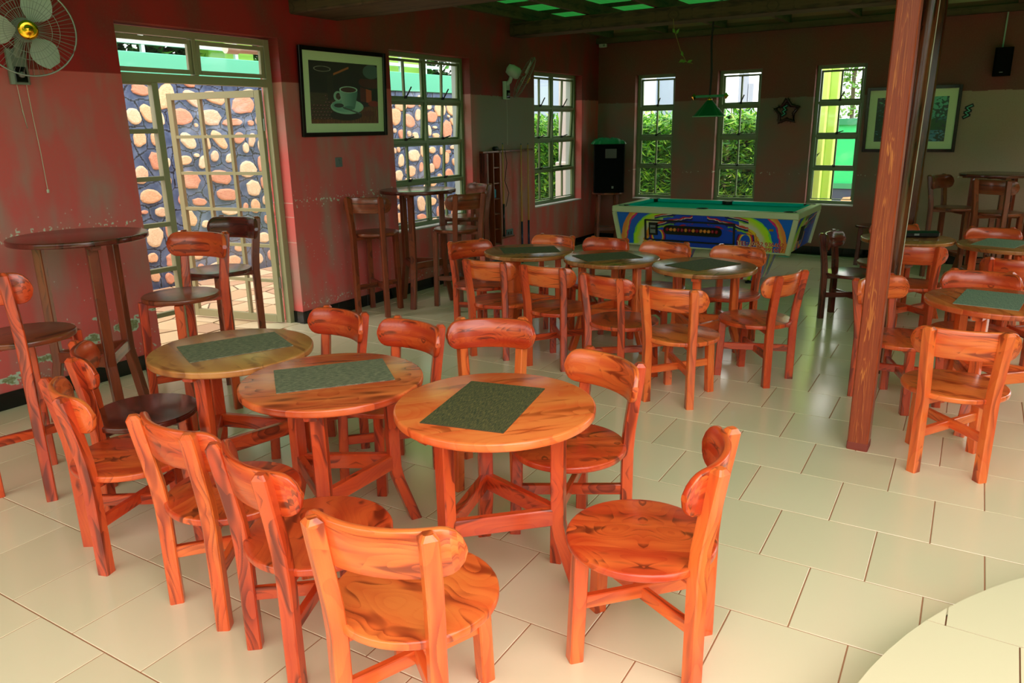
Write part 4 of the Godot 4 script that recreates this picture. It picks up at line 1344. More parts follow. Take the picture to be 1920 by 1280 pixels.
	# star and zigzag ornaments
	var tinsel := mat(c8(58, 8, 12), 0.25)
	s = thing("tinsel_star", Vector3(2.66, 1.79, 0.0), 0.0, "dark red tinsel star hanging between the second and third back window", "ornament")
	var pts := []
	for k2 in 11:
		var an := PI * k2 / 5.0 - 0.05
		var rr := 0.155 if k2 % 2 == 0 else 0.088
		pts.append(Vector3(sin(an) * rr, cos(an) * rr, 0.028))
	st = start()
	tube(st, pts, 0.024, 7)
	for k3 in 160:
		var i := rng.randi() % 10
		var p: Vector3 = pts[i].lerp(pts[i + 1], rng.randf())
		var d := Vector3(rng.randf_range(-1, 1), rng.randf_range(-1, 1), rng.randf_range(0, 1)).normalized()
		bar(st, p, p + d * 0.04, 0.004, 0.002)
	part("tinsel", done(st), tinsel, s)
	var zig := func(o: Node3D, sc: float):
		var dark_poly := []
		var pl := [Vector3(0.05, 0.075, 0), Vector3(-0.012, 0.045, 0), Vector3(0.03, 0.008, 0), Vector3(-0.022, -0.015, 0), Vector3(0.02, -0.048, 0), Vector3(-0.035, -0.078, 0)]
		var st2 := start()
		var st3 := start()
		for j in pl.size() - 1:
			var a: Vector3 = pl[j] * sc
			var b2: Vector3 = pl[j + 1] * sc
			var e := (b2 - a).normalized() * 0.016 * sc
			bar(st2, a - e, b2 + e, 0.010, 0.046 * sc, e.cross(Vector3.BACK))
			bar(st3, a + Vector3(0, 0, 0.006), b2 + Vector3(0, 0, 0.006), 0.006, 0.011 * sc, e.cross(Vector3.BACK))
		part("black_border", done(st2), M.black, o)
		part("bright_line", done(st3), mat(c8(90, 200, 170), 0.4), o)
	s = thing("zigzag_ornament", Vector3(4.640, 1.745, 0.006), 0.0, "small black zigzag ornament with a green line right of the landscape picture", "ornament")
	zig.call(s, 0.85)
	s = thing("zigzag_ornament", Vector3(2.645, 1.805, 0.088), -0.35, "small zigzag ornament stuck on the tinsel star", "ornament")
	zig.call(s, 0.8)
	# black case on the table behind the post
	s = thing("black_case", Vector3(4.52, 0.7005, 3.08), deg_to_rad(24.0), "long black case lying on the round table behind the post", "case")
	part("body", box_mesh(Vector3(-0.19, 0.0, -0.04), Vector3(0.19, 0.055, 0.04), 0.015), mat(c8(20, 26, 28), 0.25), s)
	part("clasp", box_mesh(Vector3(-0.02, 0.02, 0.038), Vector3(0.02, 0.036, 0.043)), M.grey_plastic, s)
	# little litter and leads on the floor
	st = start()
	var flat := PackedVector2Array([Vector2(-0.07, -0.03), Vector2(0.05, -0.045), Vector2(0.075, 0.01), Vector2(0.0, 0.045), Vector2(-0.06, 0.03)])
	plate(st, flat, 0.0, 0.002)
	var pp := top("paper_scrap", done(st), mat(c8(120, 200, 196), 0.6), "pale blue scrap of paper on the floor right of the pool table", "paper")
	pp.transform = Transform3D(Basis(Vector3.RIGHT, -PI / 2), Vector3(2.84, 0.001, 0.33))
	s = thing("floor_cable", Vector3(3.5, 0.006, 0.25), 0, "pale cable and power strip lying along the foot of the back wall", "cable")
	part("lead", tube_mesh([Vector3(-0.55, 0, -0.15), Vector3(-0.3, 0.0, -0.10), Vector3(-0.12, 0.0, -0.2), Vector3(0.05, 0, 0.0), Vector3(0.2, 0, -0.02), Vector3(0.45, 0, -0.06), Vector3(0.7, 0, 0.05)], 0.005, 6), M.cord, s)
	part("power_strip", box_mesh(Vector3(0.22, -0.004, -0.03), Vector3(0.40, 0.03, 0.03), 0.006), mat(c8(190, 190, 120), 0.5), s)
	# a low stool against the back wall, half hidden by the post
	ss = thing("low_stool", Vector3(3.83, 0, 0.42), 0.1, "low dark stool against the back wall just left of the wooden post", "stool")
	part("seat", disc_mesh(0.17, 0.44, 0.468, 0.008, 32), M.dark, ss)
	for q in [[-1, -1], [1, -1], [-1, 1], [1, 1]]:
		part("leg", bar_mesh(Vector3(q[0] * 0.12, 0, q[1] * 0.12), Vector3(q[0] * 0.105, 0.44, q[1] * 0.105), 0.045, 0.045, Vector3.BACK, 0.004), M.dark, ss)
	# creeper hanging from the beam by the lamp
	s = thing("hanging_creeper", Vector3(2.07, 2.70, 2.36), 0, "thin creeper stem with a few leaves hanging from the beam beside the lamp flex", "plant")
	var path := [Vector3(-0.06, 0.0, 0.0), Vector3(-0.05, -0.09, 0.0), Vector3(-0.01, -0.20, 0.0), Vector3(0.03, -0.31, 0.0), Vector3(0.09, -0.42, -0.02), Vector3(0.15, -0.44, -0.05)]
	part("stem", tube_mesh(path, 0.0035, 6), mat(c8(136, 120, 60), 0.8), s)
	var lf := leaf_mesh(0.062, 0.016)
	var lm := mat(c8(96, 140, 40), 0.5)
	for q in [[Vector3(-0.03, -0.14, 0.005), 0.6], [Vector3(-0.02, -0.15, 0.005), -0.5], [Vector3(0.06, -0.37, 0.0), 0.3], [Vector3(0.09, -0.42, -0.02), 1.4], [Vector3(0.10, -0.43, -0.02), -1.2], [Vector3(0.07, -0.40, 0), 2.0]]:
		part("leaf", lf, lm, s, Transform3D(Basis(Vector3.BACK, q[1]), q[0]))

# leaf in the xy plane pointing up y, with a fold
func leaf_mesh(l: float, w: float) -> ArrayMesh:
	var st := start()
	st.set_smooth_group(-1)
	for s in [-1, 1]:
		var a := Vector3(0, 0, 0)
		var b := Vector3(s * w, l * 0.42, w * 0.35)
		var c := Vector3(0, l, -w * 0.25)
		var m := Vector3(0, l * 0.45, 0)
		if s > 0:
			tri(st, [a, b, m], [Vector2(0, 0), Vector2(1, 0), Vector2(1, 1)])
			tri(st, [m, b, c], [Vector2(0, 0), Vector2(1, 0), Vector2(1, 1)])
		else:
			tri(st, [a, m, b], [Vector2(0, 0), Vector2(1, 0), Vector2(1, 1)])
			tri(st, [m, c, b], [Vector2(0, 0), Vector2(1, 0), Vector2(1, 1)])
	return done(st)

# ------------------------------------------------------------------ what is seen through the openings
func unit_stone(sd: int) -> ArrayMesh:
	var r := RandomNumberGenerator.new()
	r.seed = sd
	var n := 14
	var rad := []
	for k in n: rad.append(0.94 + r.randf_range(-0.09, 0.09))
	var st := start()
	var rings := []
	for q in [[1.0, -0.3], [1.0, 0.35], [0.93, 0.8], [0.75, 1.0]]:
		var a := PackedVector3Array()
		for k in n:
			var t := TAU * k / n
			# slightly boxy outline
			var c := cos(t)
			var s := sin(t)
			var e := pow(pow(absf(c), 2.6) + pow(absf(s), 2.6), -1.0 / 2.6)
			a.append(Vector3(c * e * rad[k] * q[0], s * e * rad[k] * q[0], q[1] + (r.randf_range(-0.06, 0.06) if q[1] > 0.9 else 0.0)))
		rings.append(a)
	loft(st, rings, false, false, 2.0, 2.0)
	st.set_smooth_group(-1)
	cap(st, rings[-1], false, 2.0)
	return done(st)

func stone_material(sd: int, a: Color, b: Color) -> StandardMaterial3D:
	var n := noise(sd, 1.0, 4)
	var m := mat(Color.WHITE, 0.8)
	m.albedo_texture = picture(96, 96, func(x, y):
		var g := n.get_noise_2d(x * 0.05, y * 0.16)
		var k := a.lerp(b, clampf(0.45 + g * 1.1, 0.0, 1.0))
		return k.lerp(c8(150, 110, 90), smoothstep(0.45, 0.6, n.get_noise_2d(x * 0.09 + 40.0, y * 0.22)) * 0.5))
	return m

func make_stone_wall() -> void:
	var s: Array = STONES.duplicate(true)
	var r := RandomNumberGenerator.new()
	r.seed = 77
	# stones out of sight fill up the rest of the wall
	var tries := 0
	while tries < 4000:
		tries += 1
		var z := r.randf_range(-1.2, 8.2)
		var y := r.randf_range(0.1, 2.1)
		var a := r.randf_range(0.06, 0.13)
		var b := r.randf_range(0.05, 0.11)
		var ok := true
		for q in s:
			var g := maxf(Vector2(q[2], q[3]).length(), Vector2(q[4], q[5]).length())
			if Vector2(z - q[0], y - q[1]).length() < g + maxf(a, b) + 0.03:
				ok = false
				break
		if ok:
			var t := r.randf_range(-0.6, 0.6)
			s.append([z, y, cos(t) * a, sin(t) * a, -sin(t) * b, cos(t) * b])
	var o := thing("stone_wall", Vector3(-2.70, 0, 0), 0, "outdoor wall of tan stones set in blue-black mortar, seen through door and left window", "stone wall")
	# mortar with the grooves that run halfway between the stones
	var cell := {}
	for i in s.size():
		var key := Vector2i(int(floorf(s[i][0] / 0.4)), int(floorf(s[i][1] / 0.4)))
		if not cell.has(key): cell[key] = []
		cell[key].append(i)
	var n := noise(301, 1.0, 4)
	var W := 920
	var H := 216
	var depth := func(i: int, z: float, y: float) -> float:
		var q: Array = s[i]
		var e1 := Vector2(q[2], q[3])
		var e2 := Vector2(q[4], q[5])
		var d := Vector2(z - q[0], y - q[1])
		var det := e1.cross(e2)
		var u := d.cross(e2) / det
		var v := e1.cross(d) / det
		var k := sqrt(u * u + v * v)
		return (k - 1.0) * d.length() / maxf(k, 0.01)
	var tex := picture(W, H, func(px, py):
		var z: float = -1.2 + px * 0.01022 + 0.0
		var y: float = (H - 1 - py) * 0.01022
		z += n.get_noise_2d(z * 3.0, y * 3.0) * 0.03
		y += n.get_noise_2d(z * 3.0 + 30.0, y * 3.0) * 0.03
		var d1 := 9.0
		var d2 := 9.0
		var ci := int(floorf(z / 0.4))
		var cj := int(floorf(y / 0.4))
		for a in range(ci - 1, ci + 2):
			for b in range(cj - 1, cj + 2):
				var l = cell.get(Vector2i(a, b))
				if l == null: continue
				for i in l:
					var d: float = depth.call(i, z, y)
					if d < d1:
						d2 = d1
						d1 = d
					elif d < d2: d2 = d
		var g := n.get_noise_2d(z * 5.0 + 9.0, y * 5.0)
		var c := c8(62, 82, 122).lerp(c8(104, 126, 166), clampf(0.45 + g * 1.1, 0.0, 1.0))
		var e := d2 - d1
		if e < 0.011: c = c8(20, 26, 42)
		elif e < 0.026: c = c.lerp(c8(112, 132, 166), 0.6)
		return c)
	var mm := mat(Color.WHITE, 0.6)
	mm.albedo_texture = tex
	var st := start()
	slab(st, Vector3(-0.25, -0.1, -1.2), Vector3(0.0, 2.2076, 8.2), Vector3.BACK, 9.4024, 2.2076)
	var mesh := done(st)
	mm.uv1_offset = Vector3(1.2 / 9.4024, 0, 0)
	part("mortar", mesh, mm, o)
	var shapes := []
	for k in 9: shapes.append(unit_stone(400 + k))
	var mats := [stone_material(411, c8(244, 216, 176), c8(234, 190, 148)), stone_material(412, c8(240, 206, 168), c8(228, 174, 136)), stone_material(413, c8(246, 230, 200), c8(232, 208, 170)), stone_material(414, c8(230, 176, 146), c8(214, 146, 122)), stone_material(415, c8(240, 216, 186), c8(220, 186, 156))]
	for q in s:
		var b := Basis(Vector3(0, q[3], q[2]) * 1.08, Vector3(0, q[5], q[4]) * 1.08, Vector3(0.026, 0, 0))
		if b.determinant() < 0: b = Basis(Vector3(0, -q[3], -q[2]) * 1.08, Vector3(0, q[5], q[4]) * 1.08, Vector3(0.026, 0, 0))
		part("stone", shapes[r.randi() % 9], mats[r.randi() % 5], o, Transform3D(b, Vector3(0.0, q[1], q[0])))
	var aqua := mat(c8(92, 196, 164), 0.6)
	part("parapet", box_mesh(Vector3(-0.28, 2.2076, -1.2), Vector3(0.04, 2.475, 8.2), 0.006), aqua, o)
	# railing above
	var ra := thing("parapet_railing", Vector3(-2.86, 2.475, 0), 0, "pale grey railing on top of the aqua parapet outside the door", "railing")
	var pale := mat(c8(190, 206, 206), 0.4)
	for k in 13: part("post", box_mesh(Vector3(-0.02, 0.0, 0.35 + k * 0.6), Vector3(0.02, 0.62, 0.39 + k * 0.6)), pale, ra)
	for y in [0.10, 0.36, 0.60]: part("rail", box_mesh(Vector3(-0.025, y, 0.0), Vector3(0.025, y + 0.045, 8.0)), pale, ra)
	for p in [[3.62, 4.05, "yellow-green pillar on the parapet above the door's right light"], [0.35, 1.42, "yellow-green pillar behind the parapet, seen at the top of the left window"]]:
		var g := thing("parapet_pillar", Vector3(-3.16, 2.215, p[0]), 0, p[2], "pillar")
		part("shaft", box_mesh(Vector3(-0.2, 0, 0), Vector3(0.2, 2.2, p[1] - p[0]), 0.01), mat(c8(170, 214, 96), 0.6), g)
		part("side_panel", box_mesh(Vector3(-0.18, 0, p[1] - p[0]), Vector3(0.21, 2.2, p[1] - p[0] + 0.22), 0.01), mat(c8(110, 170, 40), 0.6), g)
	var pi := thing("drain_pipe", Vector3(-1.0, 2.385, 5.16), 0, "pale drain pipe with a collar under the eaves outside the door", "pipe")
	part("pipe", tube_mesh([Vector3(0, 0.01, -0.4), Vector3(0, 0, 0.30)], 0.035, 16), mat(c8(206, 210, 196), 0.5), pi)
	part("bracket", bar_mesh(Vector3(0, 0.03, -0.3), Vector3(0.75, 0.10, -0.3), 0.03, 0.03), mat(c8(150, 150, 140), 0.5), pi)
	part("collar", tube_mesh([Vector3(0, 0, 0.27), Vector3(0, 0, 0.40)], 0.044, 16), mat(c8(214, 218, 204), 0.5), pi)

func leaves(called: String, parent: Node, mesh: Mesh, m: Material, count: int, lo: Vector3, hi: Vector3, sd: int, cols: Array, droop: float) -> void:
	var r := RandomNumberGenerator.new()
	r.seed = sd
	var mm := MultiMesh.new()
	mm.transform_format = MultiMesh.TRANSFORM_3D
	mm.use_colors = true
	mm.mesh = mesh
	mm.instance_count = count
	var n := noise(sd, 0.9, 2)
	for i in count:
		var p := Vector3(r.randf_range(lo.x, hi.x), r.randf_range(lo.y, hi.y), r.randf_range(lo.z, hi.z))
		# ragged outline
		var bulge := n.get_noise_3d(p.x * 1.6, p.y * 1.6, p.z * 1.6)
		p += Vector3(0.12, 0.10, 0.12) * bulge
		var b := Basis(Vector3.UP, r.randf() * TAU) * Basis(Vector3.RIGHT, r.randf_range(0.7, 1.2 + droop)) * Basis(Vector3.UP, r.randf_range(-0.6, 0.6))
		mm.set_instance_transform(i, Transform3D(b.scaled(Vector3.ONE * r.randf_range(0.7, 1.25)), p))
		var c: Color = cols[r.randi() % cols.size()]
		mm.set_instance_color(i, c.srgb_to_linear())
	var o := MultiMeshInstance3D.new()
	o.name = called
	o.multimesh = mm
	o.material_override = m
	o.set_meta("kind", "stuff")
	parent.add_child(o, true)

func make_outside() -> void:
	make_stone_wall()
	# flagstones between house and stone wall
	var pav := thing("flagstone_path", Vector3(0, 0, 0), 0, "path of irregular tan flagstones outside the glass door", "paving")
	part("bed", box_mesh(Vector3(-2.66, -0.2, -1.2), Vector3(-0.25, -0.014, 9.0)), mat(c8(96, 78, 64), 0.95), pav)
	var r := RandomNumberGenerator.new()
	r.seed = 88
	var fm := [mat(c8(206, 178, 142), 0.85), mat(c8(192, 160, 126), 0.85), mat(c8(214, 190, 158), 0.85), mat(c8(186, 150, 122), 0.85)]
	var grid := {}
	for i in 9:
		for j in 30:
			grid[Vector2i(i, j)] = Vector2(-2.655 + i * 0.3005 + (r.randf_range(-0.10, 0.10) if i > 0 and i < 8 else 0.0), -1.05 + j * 0.34 + r.randf_range(-0.10, 0.12) + 0.12 * (i % 2))
	for i in 8:
		for j in 29:
			var c := [grid[Vector2i(i, j)], grid[Vector2i(i + 1, j)], grid[Vector2i(i + 1, j + 1)], grid[Vector2i(i, j + 1)]]
			var m := Vector2.ZERO
			for p in c: m += p / 4.0
			var poly := PackedVector2Array()
			for p in c:
				var q: Vector2 = p + (m - p).normalized() * 0.014
				poly.append(Vector2(q.x, -q.y))
			if Geometry2D.is_polygon_clockwise(poly): poly.reverse()
			var st := start()
			plate(st, poly, -0.03, -0.004 + r.randf_range(-0.002, 0.002))
			part("flagstone", done(st), fm[r.randi() % 4], pav, Transform3D(Basis(Vector3.RIGHT, -PI / 2), Vector3.ZERO))
	# plants behind the railing
	var leaf_m := mat(Color.WHITE, 0.5)
	leaf_m.vertex_color_use_as_albedo = true
	leaf_m.backlight_enabled = true
	leaf_m.backlight = Color(0.45, 0.6, 0.2)
	var broad := leaf_mesh(0.13, 0.034)
	var sh := thing("leafy_shrubs", Vector3.ZERO, 0, "dark leafy shrubs growing behind the railing above the stone wall", "shrub")
	leaves("foliage", sh, leaf_mesh(0.4, 0.12), leaf_m, 4000, Vector3(-4.6, 2.2, -1.5), Vector3(-3.7, 5.2, 8.4), 507, [c8(16, 44, 22), c8(20, 54, 26)], 0.9)
	leaves("foliage", sh, broad, leaf_m, 12000, Vector3(-4.0, 2.2, -1.0), Vector3(-3.1, 4.0, 8.0), 501, [c8(40, 104, 34), c8(70, 140, 44), c8(28, 74, 30), c8(22, 58, 28)], 0.4)
	for k in 8: part("stem", tube_mesh([Vector3(-3.5, 0.0, k * 1.0 - 0.5), Vector3(-3.55, 1.8, k * 1.0 - 0.4), Vector3(-3.5, 3.4, k * 1.0 - 0.6)], 0.03, 6), mat(c8(70, 56, 40), 0.9), sh)
	part("earth", box_mesh(Vector3(-6.0, -0.2, -1.2), Vector3(-2.98, 2.1, 8.2)), mat(c8(70, 56, 42), 0.95), sh)
	# bamboo hedge behind the back wall and round the corner
	var bl := leaf_mesh(0.17, 0.019)
	var hg := thing("bamboo_hedge", Vector3.ZERO, 0, "dense green bamboo hedge outside the back windows", "hedge")
	leaves("foliage", hg, leaf_mesh(0.34, 0.10), leaf_m, 3600, Vector3(-5.0, 0.0, -3.0), Vector3(2.35, 1.66, -2.3), 505, [c8(24, 70, 30), c8(34, 84, 34), c8(18, 54, 28)], 0.9)
	leaves("foliage", hg, bl, leaf_m, 34000, Vector3(-5.0, 0.0, -2.7), Vector3(2.2, 1.82, -1.75), 502, [c8(140, 206, 64), c8(100, 180, 60), c8(170, 220, 84), c8(80, 150, 60), c8(52, 116, 50)], 0.9)
	for k in 16: part("cane", tube_mesh([Vector3(-4.8 + k * 0.46, 0, -2.4 + 0.15 * sin(k * 2.3)), Vector3(-4.75 + k * 0.46, 1.9, -2.35)], 0.012, 6), mat(c8(120, 130, 60), 0.6), hg)
	# columns and buildings outside
	var wc := thing("white_column", Vector3(-0.80, 0, -0.62), 0, "white column outside the far left window", "column")
	part("shaft", box_mesh(Vector3(-0.13, 0.0, -0.13), Vector3(0.13, 3.0, 0.13), 0.01), mat(c8(214, 218, 220), 0.6), wc)
	part("plinth", box_mesh(Vector3(-0.17, 0.0, -0.17), Vector3(0.17, 1.12, 0.17), 0.015), mat(c8(220, 222, 222), 0.6), wc)
	var yg := thing("yellow_green_column", Vector3(2.35, 0, -3.0), 0, "yellow-green column outside the third back window", "column")
	part("shaft", box_mesh(Vector3(-0.42, 0.0, -0.3), Vector3(0.24, 4.5, 0.2), 0.01), mat(c8(186, 224, 112), 0.6), yg)
	part("pilaster", box_mesh(Vector3(0.24, 0.0, -0.3), Vector3(0.36, 4.5, 0.05), 0.01), mat(c8(164, 206, 92), 0.6), yg)
	var gh := thing("green_house", Vector3(2.6, 0, -6.4), 0, "bright green house wall beyond the third back window", "building")
	part("wall", box_mesh(Vector3(-1.4, 0.42, -2.0), Vector3(3.0, 1.60, 0.0)), mat(c8(40, 196, 120), 0.6), gh)
	part("cornice", box_mesh(Vector3(-1.45, 1.60, -2.05), Vector3(3.05, 1.72, 0.06)), mat(c8(30, 130, 90), 0.6), gh)
	part("plinth_band", box_mesh(Vector3(-1.45, 0.36, -2.0), Vector3(3.05, 0.46, 0.05)), mat(c8(50, 140, 100), 0.6), gh)
	part("plinth", box_mesh(Vector3(-1.4, -0.1, -2.0), Vector3(3.0, 0.36, 0.02)), mat(c8(54, 66, 92), 0.7), gh)
	for k in 8: part("stone", unit_stone(600 + k), stone_material(610 + k, c8(230, 180, 140), c8(210, 150, 110)), gh, Transform3D(Basis(Vector3(0.17, 0.02, 0), Vector3(0, 0.11, 0), Vector3(0, 0, 0.02)), Vector3(-1.1 + k * 0.5, 0.15 + 0.06 * sin(k * 2.0), 0.02)))
	var pb := thing("pale_house", Vector3(-3.2, 0, -5.6), 0, "pale blue-grey building beyond the first back window", "building")
	part("wall", box_mesh(Vector3(-3.0, 0.0, -2.0), Vector3(2.3, 5.5, 0.0)), mat(c8(150, 172, 196), 0.6), pb)
	part("pilaster", box_mesh(Vector3(1.55, 0.0, 0.0), Vector3(1.80, 5.5, 0.06)), mat(c8(206, 214, 224), 0.6), pb)
	var tw := thing("far_tower", Vector3(-6.9, 0, -30.0), 0, "small far tower against the sky in the second back window", "tower")
	for k in 3: part("shaft", box_mesh(Vector3(k * 0.26, 0.0, -0.1), Vector3(k * 0.26 + 0.2, 4.6 - k * 0.5, 0.1)), mat(c8(130, 146, 166), 0.7), tw)
	var tr := thing("garden_tree", Vector3(1.55, 0, -11.0), 0, "leafy tree seen over the green house in the third back window", "tree")
	part("trunk", tube_mesh([Vector3(0, 0, 0), Vector3(0.1, 1.6, 0), Vector3(0.05, 2.8, 0), Vector3(0.3, 3.7, 0)], 0.05, 8), mat(c8(90, 80, 64), 0.9), tr)
	leaves("foliage", tr, broad, leaf_m, 1500, Vector3(-1.0, 1.3, -0.6), Vector3(1.1, 2.5, 0.6), 503, [c8(110, 160, 60), c8(80, 136, 50), c8(140, 180, 80)], 0.4)
	leaves("foliage", tr, broad, leaf_m, 700, Vector3(-0.45, 2.5, -0.4), Vector3(0.6, 3.5, 0.4), 504, [c8(110, 160, 60), c8(80, 136, 50), c8(140, 180, 80)], 0.4)
	var gr := thing("yard_ground", Vector3.ZERO, 0, "pale tan paved yard around the building", "ground")
	part("paving", box_mesh(Vector3(-40.0, -0.3, -40.0), Vector3(40.0, -0.13, 40.0)), mat(c8(196, 170, 140), 0.9), gr)
	part("back_yard", box_mesh(Vector3(-2.75, -0.2, -12.0), Vector3(9.0, -0.02, -0.25)), mat(c8(206, 176, 144), 0.9), gr)
	# the garden in front of the open side
	part("lawn", box_mesh(Vector3(-12.0, -0.14, 13.0), Vector3(24.0, -0.06, 24.0)), mat(c8(86, 134, 52), 0.95), gr)
	var gh2 := thing("garden_hedge", Vector3.ZERO, 0, "tall green garden hedge across the lawn in front of the open side", "hedge")
	leaves("foliage", gh2, leaf_mesh(0.5, 0.16), leaf_m, 9000, Vector3(-12.0, 0.0, 19.0), Vector3(24.0, 4.6, 20.5), 506, [c8(90, 150, 60), c8(70, 130, 50), c8(110, 170, 76)], 0.9)
	leaves("foliage", gh2, leaf_mesh(0.5, 0.16), leaf_m, 6000, Vector3(9.8, 0.0, -1.0), Vector3(10.8, 3.2, 10.0), 508, [c8(110, 180, 70), c8(90, 160, 60), c8(130, 196, 86)], 0.9)
	part("side_lawn", box_mesh(Vector3(7.2, -0.14, -2.0), Vector3(12.0, -0.06, 13.0)), mat(c8(96, 150, 58), 0.95), gr)
	part("trunk", tube_mesh([Vector3(4.0, 0, 20), Vector3(4.1, 4, 20)], 0.15, 8), mat(c8(80, 66, 50), 0.9), gh2)
	make_platform()

func make_platform() -> void:
	var o := thing("round_platform", Vector3(7.011, 0, 8.823), 0, "low round cream-tiled platform at the bottom right corner", "platform")
	var R := 2.12
	part("riser", lathe_mesh([[R - 0.008, 0.0], [R - 0.008, 0.155]], 90), M.tiles[1], o)
	part("core", lathe_mesh([[R - 0.02, 0.0], [R - 0.02, 0.1655], [0.0, 0.1655]], 90), M.grout, o)
	var circle := PackedVector2Array()
	for k in 120: circle.append(Vector2(cos(TAU * k / 120.0), sin(TAU * k / 120.0)) * R)
	# joints of the grid: x = 5.318, z = 7.953
	for i in range(-2, 11):
		for j in range(-4, 9):
			var x0 := 5.318 - 7.011 + (i - 1) * 0.385 + (0.0 if posmod(j, 2) == 1 else -0.19)
			var z0 := 7.953 - 8.823 + (j - 1) * 0.4153
			var g := 0.0022
			var rect := PackedVector2Array([Vector2(x0 + g, -z0 - g), Vector2(x0 + g, -z0 - 0.4153 + g), Vector2(x0 + 0.385 - g, -z0 - 0.4153 + g), Vector2(x0 + 0.385 - g, -z0 - g)])
			for poly in Geometry2D.intersect_polygons(rect, circle):
				if poly.size() < 3: continue
				if Geometry2D.is_polygon_clockwise(poly): poly.reverse()
				var st := start()
				plate(st, poly, 0.155, 0.17)
				part("tile", done(st), M.tiles[(i + j) & 1], o, Transform3D(Basis(Vector3.RIGHT, -PI / 2), Vector3.ZERO))

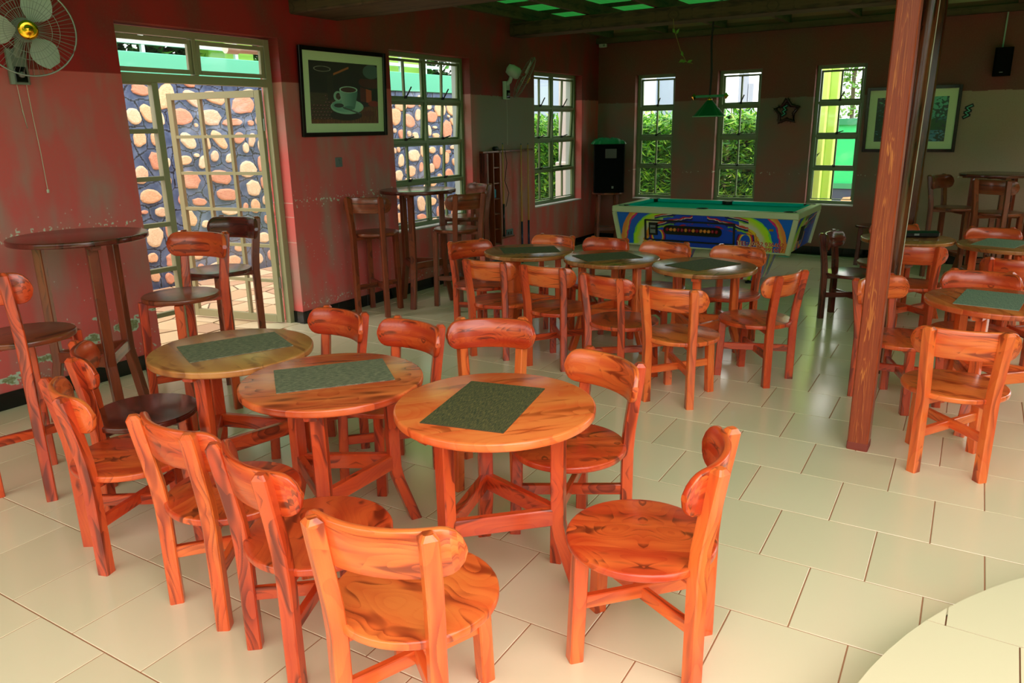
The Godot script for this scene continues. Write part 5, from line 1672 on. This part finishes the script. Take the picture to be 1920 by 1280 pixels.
const STONES := [[5.53,2.19,-0.02,0.0,-0.0,0.02],[5.39,2.22,-0.07,0.0,-0.0,0.02],[5.36,2.1,-0.1,-0.02,-0.02,0.05],[5.48,1.83,-0.06,0.04,0.05,0.07],[5.32,1.86,-0.06,0.02,0.04,0.09],[5.45,1.61,-0.07,0.02,0.01,0.08],[5.25,1.6,-0.07,-0.0,-0.01,0.08],[5.31,1.37,-0.06,0.01,0.01,0.09],[5.49,1.23,-0.07,-0.0,-0.01,0.09],[5.42,1.0,-0.12,-0.01,-0.01,0.07],[5.32,0.82,-0.07,-0.01,-0.01,0.05],[5.52,0.84,-0.04,-0.0,-0.0,0.02],[5.04,2.22,-0.09,0.0,-0.0,0.02],[5.08,2.04,-0.1,-0.01,-0.04,0.13],[5.17,1.81,-0.03,0.01,0.01,0.07],[4.78,2.21,-0.04,0.04,0.07,0.05],[4.75,2.03,-0.05,0.05,0.09,0.07],[4.92,1.83,-0.13,-0.02,-0.03,0.08],[4.87,1.57,-0.06,0.04,0.07,0.08],[4.79,1.41,-0.03,-0.0,-0.0,0.02],[4.95,1.36,-0.09,-0.0,-0.01,0.05],[4.91,1.14,-0.12,-0.01,-0.01,0.1],[4.83,0.89,-0.09,-0.01,-0.01,0.04],[4.75,1.74,-0.02,-0.0,-0.0,0.02],[5.16,1.34,-0.02,-0.0,-0.01,0.05],[5.18,1.13,-0.02,-0.0,-0.01,0.06],[5.06,0.94,-0.03,-0.0,-0.01,0.05],[4.41,2.22,-0.06,0.0,-0.0,0.03],[4.23,2.22,-0.06,0.0,-0.0,0.03],[4.05,2.23,-0.05,0.0,-0.0,0.02],[4.46,2.04,-0.04,0.05,0.12,0.05],[4.54,1.82,-0.13,0.0,-0.01,0.09],[3.97,2.11,-0.09,0.0,-0.01,0.04],[4.07,1.97,-0.16,0.0,-0.01,0.1],[3.83,1.99,-0.04,0.0,-0.01,0.08],[3.86,1.79,-0.05,-0.0,-0.01,0.06],[4.25,1.77,-0.14,-0.0,-0.01,0.04],[3.99,1.76,-0.04,-0.0,-0.0,0.03],[4.64,1.57,-0.03,0.01,0.03,0.1],[4.46,1.57,-0.05,0.03,0.08,0.1],[4.18,1.59,-0.07,-0.0,-0.01,0.06],[4.0,1.56,-0.04,-0.01,-0.03,0.08],[4.1,1.47,-0.04,0.0,-0.0,0.06],[3.86,1.48,-0.05,0.01,0.01,0.08],[4.55,1.39,-0.05,0.01,0.0,0.06],[4.35,1.36,-0.05,-0.0,-0.01,0.05],[4.71,1.33,-0.06,-0.0,-0.01,0.07],[4.1,1.22,-0.12,-0.01,-0.01,0.09],[3.9,1.27,-0.04,0.0,0.0,0.09],[4.5,1.15,-0.14,-0.04,-0.03,0.07],[4.44,0.94,-0.14,-0.01,-0.01,0.07],[4.66,0.98,-0.02,-0.0,-0.01,0.05],[4.05,0.99,-0.1,-0.01,-0.01,0.09],[3.89,1.04,-0.04,0.0,0.01,0.07],[3.88,0.83,-0.05,-0.0,-0.01,0.06],[4.05,0.77,-0.06,-0.01,-0.01,0.08],[4.2,0.77,-0.03,-0.0,-0.01,0.05],[4.42,0.74,-0.11,-0.01,-0.01,0.04],[5.44,0.56,-0.09,-0.01,-0.02,0.11],[5.5,0.34,-0.06,-0.01,-0.01,0.05],[5.5,0.13,-0.05,-0.01,-0.01,0.06],[5.33,0.08,-0.05,0.01,0.02,0.06],[5.27,0.62,-0.03,0.0,0.0,0.08],[5.24,0.26,-0.1,-0.02,-0.01,0.09],[4.98,0.72,-0.06,0.04,0.06,0.08],[5.07,0.52,-0.12,-0.03,-0.02,0.06],[4.94,0.32,-0.08,-0.01,-0.01,0.08],[4.92,0.14,-0.04,-0.01,-0.01,0.04],[4.78,0.63,-0.05,-0.01,-0.01,0.04],[3.87,0.59,-0.06,0.01,0.01,0.06],[3.97,0.37,-0.08,-0.01,-0.01,0.06],[4.36,0.29,-0.06,-0.01,-0.01,0.04],[4.46,0.14,-0.09,-0.01,-0.01,0.07],[4.08,0.12,-0.05,-0.01,-0.01,0.06],[3.87,0.13,-0.07,-0.01,-0.01,0.07],[1.19,1.99,-0.13,0.0,-0.01,0.07],[0.98,2.02,-0.1,0.0,-0.0,0.05],[1.33,1.84,-0.11,0.0,-0.01,0.12],[1.02,1.78,-0.1,0.04,0.08,0.09],[0.8,1.87,-0.07,0.0,-0.01,0.08],[0.54,2.0,-0.07,0.0,-0.0,0.05],[0.47,1.84,-0.13,0.0,-0.01,0.08],[0.24,1.95,-0.13,0.01,0.01,0.1],[-0.05,1.96,-0.1,0.02,0.04,0.09],[0.03,1.85,-0.03,0.0,-0.0,0.02],[-0.08,1.76,-0.05,0.01,0.03,0.06],[0.55,1.63,-0.05,0.0,0.01,0.08],[0.4,1.68,-0.05,-0.0,-0.0,0.02],[0.08,1.64,-0.12,-0.0,-0.01,0.14],[0.38,1.55,-0.08,-0.0,-0.0,0.04],[1.37,1.64,-0.03,-0.0,-0.0,0.03],[1.21,1.58,-0.07,0.01,0.02,0.07],[1.04,1.59,-0.04,-0.0,-0.0,0.04],[0.89,1.56,-0.06,0.01,0.03,0.05],[0.95,1.26,-0.13,-0.0,-0.01,0.09],[1.26,1.2,-0.06,-0.0,-0.01,0.09],[1.05,1.03,-0.11,-0.01,-0.01,0.08],[1.33,0.98,-0.08,-0.0,-0.01,0.08],[1.1,0.89,-0.08,-0.01,-0.0,0.04],[0.49,1.33,-0.08,-0.0,-0.0,0.05],[0.39,1.14,-0.09,-0.0,-0.01,0.11],[0.53,1.05,-0.07,0.0,0.0,0.07],[0.12,1.2,-0.06,-0.0,-0.01,0.09],[0.26,1.31,-0.03,-0.0,-0.0,0.06],[0.07,1.29,-0.06,-0.0,-0.0,0.03],[-0.06,1.36,-0.07,-0.0,-0.0,0.03],[0.07,0.92,-0.1,-0.01,-0.01,0.09],[0.33,0.9,-0.05,-0.0,-0.0,0.05],[1.29,0.68,-0.13,-0.01,-0.01,0.06],[1.31,0.5,-0.08,-0.01,-0.0,0.05],[1.37,0.34,-0.07,-0.01,-0.01,0.08],[0.83,0.51,-0.09,-0.0,0.0,0.12],[0.83,0.3,-0.11,-0.01,-0.0,0.05],[0.35,0.62,-0.08,0.0,0.02,0.09],[1.09,0.46,-0.03,-0.0,-0.01,0.12],[0.37,0.34,-0.07,-0.01,-0.01,0.09],[0.25,0.43,-0.08,-0.01,-0.0,0.07],[0.79,1.08,-0.04,-0.0,-0.01,0.07],[1.4,1.35,-0.03,-0.0,-0.0,0.04],[1.31,1.36,-0.03,-0.0,-0.0,0.04]]

func _ready() -> void:
	rng.seed = 5
	make_camera_and_light()
	make_materials()
	make_shell()
	make_openings()
	make_outside()
	make_posts()
	make_furniture()
	make_pool_table()
	make_wall_things()
